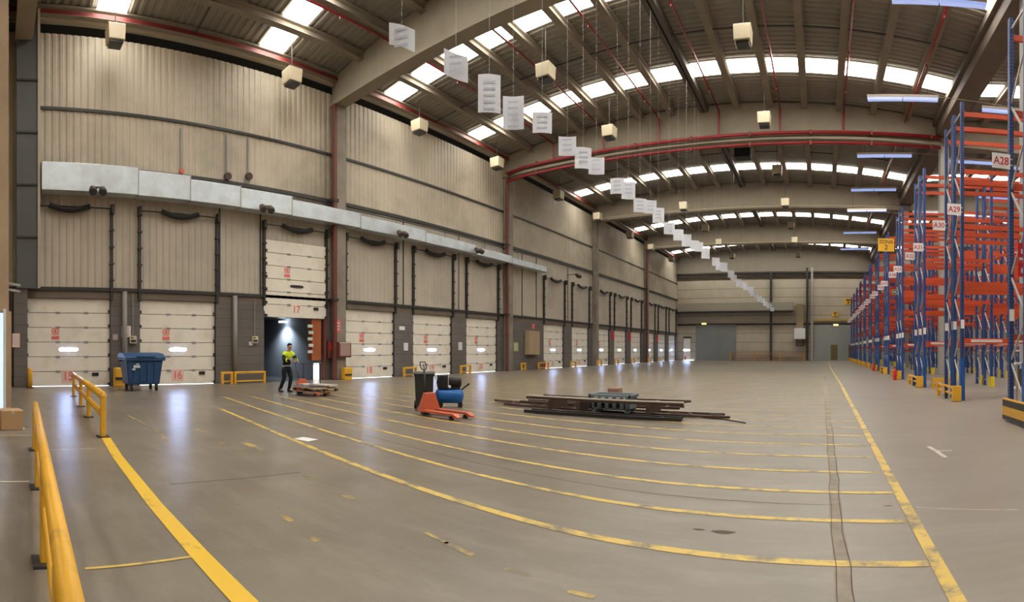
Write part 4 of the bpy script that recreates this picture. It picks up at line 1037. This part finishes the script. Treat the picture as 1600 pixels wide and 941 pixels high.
# ------------------------------------------------------------------ pallet with load and its truck, pushed by the worker
PLX, PLY = -14.55, 9.85
def pallet(loc, rz, label):
    r = empty('wooden_pallet', loc, rz); tag(r, label, 'pallet')
    for k in range(5): MB().box(-0.6, 0.6, -0.5+k*0.225, -0.5+k*0.225+0.1, 0.122, 0.144).build('deck_board', M['wood'], r)
    for x in (-0.55, 0, 0.55): MB().box(x-0.05, x+0.05, -0.5, 0.5, 0.10, 0.122).build('cross_board', M['wood'], r)
    for x in (-0.55, 0, 0.55):
        for y in (-0.45, 0, 0.45): MB().box(x-0.05, x+0.05, y-0.05, y+0.05, 0.022, 0.10).build('block', M['darkwood'], r)
    for y in (-0.45, 0, 0.45): MB().box(-0.6, 0.6, y-0.05, y+0.05, 0.0, 0.022).build('bottom_board', M['wood'], r)
    return r
tang = math.radians(1)
pt = pallet_truck((-15.06, 9.99, 0), tang, 'orange red hand pallet truck under the loaded pallet', tilt=0.22)
pc = Vector((-15.06, 9.99, 0))+Vector((math.cos(tang), math.sin(tang), 0))*0.72
pallet((pc.x, pc.y, 0.148), tang, 'wooden pallet raised on the truck beside the worker')
r = empty('flat_load', (pc.x, pc.y, 0.295), tang); tag(r, 'flat dark blue panel lying on the pallet', 'panel')
MB().box(-0.62, 0.30, -0.45, 0.35, 0.0, 0.03).build('panel', mat('dark blue panel', (0.03, 0.04, 0.10), 0.35), r); MB().box(-0.63, 0.31, -0.46, -0.45, -0.005, 0.035).build('edge', M['brace'], r)
r = empty('board', (pc.x+0.10, pc.y+0.16, 0.327), tang+0.2); tag(r, 'pale board lying on top of the pallet load', 'board')
MB().box(-0.35, 0.55, -0.18, 0.22, 0, 0.05).build('sheet', M['paleboard'], r)
r = empty('cardboard_sheet', (pc.x-0.38, pc.y+0.0, 0.327), tang-0.1); tag(r, 'short pale plank on the pallet nearest the worker', 'board')
MB().box(-0.22, 0.15, -0.28, 0.10, 0, 0.045).build('sheet', M['paleboard'], r)
# slim trolley frame behind
r = empty('trolley_frame', (-16.5, 11.35, 0), 0.6); tag(r, 'thin dark trolley frame standing behind the pallet', 'trolley')
for x in (-0.35, 0.35): MB().tube([(x, 0, 0.08), (x, 0, 0.98)], 0.014, 6).build('upright', M['dark'], r)
MB().tube([(-0.45, 0, 0.98), (0.45, 0, 0.98)], 0.018, 6).build('handle', M['dark'], r)
MB().box(-0.4, 0.4, -0.25, 0.25, 0.12, 0.15).build('deck', M['dark'], r)
for x in (-0.33, 0.33):
    for y in (-0.2, 0.2): MB().tube([(x, y-0.02, 0.06), (x, y+0.02, 0.06)], 0.06, 10).build('caster', M['black'], r)

# ------------------------------------------------------------------ worker
def skinned(name, verts, edges_, radii, m, parent, root=0, sub=2):
    me = bpy.data.meshes.new(name); me.from_pydata(verts, edges_, []); me.materials.append(m)
    o = bpy.data.objects.new(name, me); col.objects.link(o)
    o.parent = parent
    o.modifiers.new('skin', 'SKIN')
    me.skin_vertices.new() if not len(me.skin_vertices) else None
    sv = me.skin_vertices[0].data
    for i, rr in enumerate(radii):
        sv[i].radius = rr if isinstance(rr, tuple) else (rr, rr); sv[i].use_root = (i == root)
    s_ = o.modifiers.new('sub', 'SUBSURF'); s_.levels = sub; s_.render_levels = sub
    me.update()
    return o
# local frame: +x is where the worker faces, +y his left, z up
wp = px(437, 612.5)
wk = empty('person', (-16.12, 9.98, 0), math.radians(2)); tag(wk, 'worker in yellow and navy hi vis jacket leaning over the pallet truck handle', 'person')
hipz = 0.93
V_, E_, R_ = [], [], []
def jn(p, r, prev=None):
    V_.append(p); R_.append(r)
    if prev is not None: E_.append((prev, len(V_)-1))
    return len(V_)-1
pel = jn((0.0, 0, hipz), 0.09)
sp1 = jn((0.04, 0, 1.10), 0.09, pel); sp2 = jn((0.09, 0, 1.28), 0.10, sp1); sp3 = jn((0.12, 0, 1.40), 0.075, sp2)
nk = jn((0.165, 0, 1.47), 0.052, sp3); hd0 = jn((0.20, 0, 1.54), (0.070, 0.072), nk); hd1 = jn((0.215, 0, 1.62), (0.085, 0.088), hd0); hd2 = jn((0.21, 0, 1.685), (0.075, 0.078), hd1)
hands = []
arms = {}
for s in (1, -1):
    hip = jn((0.0, s*0.09, hipz-0.06), 0.065, pel)
    if s == 1: kn = (0.12, s*0.12, 0.50); an = (-0.02, s*0.13, 0.10); toe = (0.16, s*0.14, 0.035)
    else: kn = (0.02, s*0.11, 0.49); an = (-0.22, s*0.12, 0.11); toe = (-0.05, s*0.13, 0.035)
    k_ = jn(kn, 0.052, hip); a_ = jn(an, 0.036, k_); jn((toe[0], toe[1], toe[2]), (0.042, 0.032), a_)
    sh = jn((0.12, s*0.17, 1.39), 0.045, sp3)
    el = (0.22, s*0.27, 1.17); wr = (0.45, s*0.10, 1.13)
    e_ = jn(el, 0.036, sh); w_ = jn(wr, 0.028, e_); pm = jn((wr[0]+0.06, wr[1]-s*0.01, wr[2]-0.01), (0.034, 0.02), w_)
    arms[s] = (el, wr)
    for q, (dy, ln) in enumerate(((-0.033, 0.060), (-0.011, 0.072), (0.011, 0.068), (0.033, 0.052))):
        b0_ = jn((wr[0]+0.105, wr[1]-s*0.01+dy, wr[2]-0.008), 0.0095, pm)
        b1_ = jn((wr[0]+0.105+ln*0.5, wr[1]-s*0.01+dy*1.1, wr[2]-0.03), 0.009, b0_)
        jn((wr[0]+0.105+ln*0.35, wr[1]-s*0.01+dy*1.1, wr[2]-0.065), 0.008, b1_)
    t0 = jn((wr[0]+0.05, wr[1]-s*0.05, wr[2]-0.015), 0.011, pm); jn((wr[0]+0.085, wr[1]-s*0.065, wr[2]-0.04), 0.0095, t0)
body = skinned('body', V_, E_, R_, M['skin'], wk, pel)
# face details
fc = MB()
fc.add([(0.285, -0.014, 1.59), (0.285, 0.014, 1.59), (0.318, 0, 1.592), (0.288, 0, 1.64)], [(0, 2, 1), (0, 1, 3), (1, 2, 3), (2, 0, 3)])
fc.build('nose', M['skin'], wk)
for s in (1, -1):
    MB().tube([(0.284, s*0.028, 1.64), (0.296, s*0.028, 1.64)], 0.009, 8).build('eye', M['hair'], wk)
    MB().tube([(0.205, s*0.076, 1.615), (0.212, s*0.096, 1.625)], [0.022, 0.016], 8).build('ear', M['skin'], wk)
MB().box(0.275, 0.294, -0.024, 0.024, 1.562, 1.569).build('mouth', mat('lips', (0.35, 0.12, 0.1), 0.5), wk)
h_ = MB(); ico = bmesh.new(); bmesh.ops.create_icosphere(ico, subdivisions=3, radius=1)
hv = [(0.205+v.co.x*0.098, v.co.y*0.09, 1.675+v.co.z*0.088) for v in ico.verts]; keepf = [tuple(v.index for v in f.verts) for f in ico.faces if (f.calc_center_median().z > 0.0 or f.calc_center_median().x < -0.35) and not (f.calc_center_median().x > 0.30 and f.calc_center_median().z < 0.55)]
h_.add(hv, keepf); h_.build('hair', M['hair'], wk, smooth=True); ico.free()
# clothes as slightly larger skins
tv = [(0.0, 0, hipz+0.06), (0.0, 0, hipz-0.02), (0, 0.10, hipz-0.07), (0, -0.10, hipz-0.07), (0.06, 0.11, 0.70), (0.01, -0.105, 0.70), (0.12, 0.12, 0.50), (0.02, -0.11, 0.49), (0.03, 0.13, 0.26), (-0.12, -0.118, 0.26), (-0.02, 0.13, 0.07), (-0.225, -0.12, 0.08)]
skinned('trousers', tv, [(0, 1), (1, 2), (1, 3), (2, 4), (3, 5), (4, 6), (5, 7), (6, 8), (7, 9), (8, 10), (9, 11)], [(0.15, 0.13), (0.155, 0.135), 0.115, 0.115, 0.10, 0.10, 0.08, 0.08, 0.07, 0.07, 0.064, 0.064], M['navy'], wk, 1)
jv = [(-0.005, 0, hipz-0.02), (0.03, 0, 1.08)]
skinned('jacket_lower', [(-0.005, 0, hipz-0.04), (0.01, 0, 1.0), (0.04, 0, 1.10), (0.075, 0, 1.20)], [(0, 1), (1, 2), (2, 3)], [(0.165, 0.15), (0.16, 0.145), (0.16, 0.14), (0.165, 0.14)], M['navy'], wk, 0)
skinned('jacket_chest', [(0.075, 0, 1.19), (0.10, 0, 1.30), (0.125, 0, 1.39), (0.15, 0, 1.455), (0.12, 0.17, 1.385), (0.12, -0.17, 1.385), (0.165, 0.235, 1.27), (0.165, -0.235, 1.27)],
        [(0, 1), (1, 2), (2, 3), (2, 4), (2, 5), (4, 6), (5, 7)], [(0.175, 0.15), (0.175, 0.145), (0.14, 0.12), (0.075, 0.075), 0.09, 0.09, 0.078, 0.078], M['hivis'], wk, 0)
for s in (1, -1):
    el, wr = arms[s]
    skinned('jacket_sleeve', [(0.145, s*0.205, 1.34), el, tuple(Vector(el).lerp(Vector(wr), 0.55)), tuple(Vector(el).lerp(Vector(wr), 0.95))], [(0, 1), (1, 2), (2, 3)], [0.075, 0.062, 0.052, 0.044], M['navy'], wk, 0)
    a_ = Vector(el).lerp(Vector(wr), 0.35); b_ = Vector(el).lerp(Vector(wr), 0.52)
    MB().tube([tuple(a_), tuple(b_)], 0.068, 14).build('sleeve_band', M['hivis'], wk, smooth=True)
mb = MB(); ring = [(math.cos(t), math.sin(t)) for t in [k*PI/12 for k in range(24)]]
for cx, z0, z1, rx, ry in ((0.072, 1.165, 1.205, 0.165, 0.178), (0.004, 0.93, 0.965, 0.158, 0.168)):
    for k in range(24):
        a, b = ring[k], ring[(k+1) % 24]
        mb.add([(cx+a[0]*rx, a[1]*ry, z0), (cx+b[0]*rx, b[1]*ry, z0), (cx+0.012+b[0]*rx, b[1]*ry, z1), (cx+0.012+a[0]*rx, a[1]*ry, z1)], [(0, 1, 2, 3)])
mb.build('reflective_band', M['reflect'], wk, smooth=True)
for s, (an, toe) in ((1, ((-0.04, 0.13, 0.0), (0.20, 0.145, 0))), (-1, ((-0.25, -0.12, 0.0), (-0.01, -0.135, 0)))):
    a, t = Vector(an), Vector(toe)
    mb = MB().hexa([(a.x-0.05, a.y-0.045, 0.0), (t.x, t.y-0.045, 0.0), (t.x, t.y+0.045, 0.0), (a.x-0.05, a.y+0.045, 0.0)], [(a.x-0.045, a.y-0.045, 0.15), (t.x-0.03, t.y-0.04, 0.055), (t.x-0.03, t.y+0.04, 0.055), (a.x-0.045, a.y+0.045, 0.15)])
    mb.build('boot', M['black'], wk, bevel=0.02)
    
# ------------------------------------------------------------------ steel frames and plastic crate in the middle
def ladder_frame(a0, a1, b0, b1, z, m, label, n=9, th=0.045, rail_m=None):
    r = empty('steel_frame', (0, 0, z)); tag(r, label, 'frame', 'dismantled rack frames')
    a0, a1, b0, b1 = [Vector((*p[:2], p[2] if len(p) > 2 else 0)) for p in (a0, a1, b0, b1)]
    MB().beam(a0, a1, th, th*1.2).build('rail', rail_m or m, r, bevel=0.005)
    MB().beam(b0, b1, th, th*1.2).build('rail', m, r, bevel=0.005)
    mb = MB()
    for k in range(n):
        t, u = (k+0.3)/n, (k+1.0)/n
        p, q = a0.lerp(a1, t), b0.lerp(b1, t if k % 2 else u)
        if -5.55 < (p.x+q.x)/2 < -3.9 and p.y < 12.1: continue
        mb.beam(p, q, 0.04, 0.04)
    mb.each('cross_brace', m, r)
    return r
ladder_frame((-8.95, 12.5, 0), (-2.2, 11.75, 0), (-8.1, 11.75, 0), (-2.0, 11.25, 0), 0.045, M['darkwood'], 'long dark steel rack frame lying lowest under the crate', 13, 0.045)
ladder_frame((-6.75, 10.65, 0), (-2.9, 10.6, 0), (-6.7, 10.92, 0), (-2.95, 10.86, 0), 0.05, M['black'], 'short black steel beam pair lying on the floor in front', 6, 0.06)
# wooden bearers
for x, lb in ((-6.2, 'dark timber bearer under the left part of the stacked frames'), (-5.45, 'dark timber bearer just left of the grey crate'), (-3.75, 'dark timber bearer right of the grey crate')):
    r = MB().box(-0.045, 0.045, -0.38, 0.44, 0, 0.215).build('timber_bearer', M['darkwood'], loc=(x, 11.28, 0.10)); tag(r, lb, 'timber')
ladder_frame((-6.9, 10.98, 0), (-2.95, 10.95, -0.02), (-6.8, 11.65, 0), (-2.95, 11.55, 0), 0.345, M['darkwood'], 'dark steel rack frame with pale top lying on the bearers', 9, 0.045)
tag(MB().beam((-6.88, 10.98, 0.392), (-2.95, 10.95, 0.372), 0.07, 0.03).build('pale_batten', M['paleboard']), 'long pale batten lying along the stacked frames', 'batten')
ladder_frame((-7.6, 11.78, 0), (-3.3, 11.9, 0), (-7.6, 12.2, 0), (-3.3, 12.3, 0), 0.14, M['darkwood'], 'dark steel rack frame lying behind the grey crate', 8, 0.05)
r = empty('plastic_crate', (-4.72, 11.30, 0.0)); tag(r, 'blue grey plastic crate standing among the steel frames', 'crate')
r.scale = (0.97, 0.82, 0.70); r.location.z = 0.075
mb = MB()
for a in (-0.46, -0.27, -0.08, 0.11, 0.30, 0.44): mb.box(a-0.045, a+0.045, -0.30, -0.27, 0.10, 0.52)
mb.box(-0.5, 0.5, 0.27, 0.30, 0.1, 0.52).box(-0.5, -0.47, -0.3, 0.3, 0.1, 0.52).box(0.47, 0.5, -0.3, 0.3, 0.1, 0.52).each('side_slat', M['slate'], r)
MB().box(-0.5, 0.5, -0.3, 0.3, 0.10, 0.13).build('base', M['slate'], r)
mb = MB().box(-0.54, 0.54, -0.34, -0.28, 0.50, 0.60).box(-0.54, 0.54, 0.28, 0.34, 0.50, 0.60).box(-0.54, -0.47, -0.34, 0.34, 0.50, 0.60).box(0.47, 0.54, -0.34, 0.34, 0.50, 0.60)
mb.build('rim', M['slate'], r, bevel=0.015)
MB().box(-0.44, 0.44, -0.26, 0.26, 0.42, 0.47).build('liner', M['grey'], r)
for x in (-0.42, 0.42):
    for y in (-0.22, 0.22): MB().box(x-0.05, x+0.05, y-0.05, y+0.05, 0, 0.10).build('foot', M['slate'], r)
r = empty('brown_carton', (-5.35, 12.9, 0)); tag(r, 'small brown carton behind the left side of the crate', 'box')
MB().box(-0.15, 0.15, -0.15, 0.15, 0, 0.50).build('carton', mat('red brown carton', (0.33, 0.20, 0.15), 0.8), r, bevel=0.01); MB().box(-0.155, 0.155, -0.02, 0.02, 0.4, 0.505).build('tape', M['carton'], r)
cb = [px(1060, 650), px(1095, 653), px(1130, 656), px(1165, 662)]
tag(MB().tube([(p.x, p.y, 0.012) for p in cb], 0.012, 6).build('cable', M['black']), 'thin black cable trailing from the frames on the floor', 'cable')
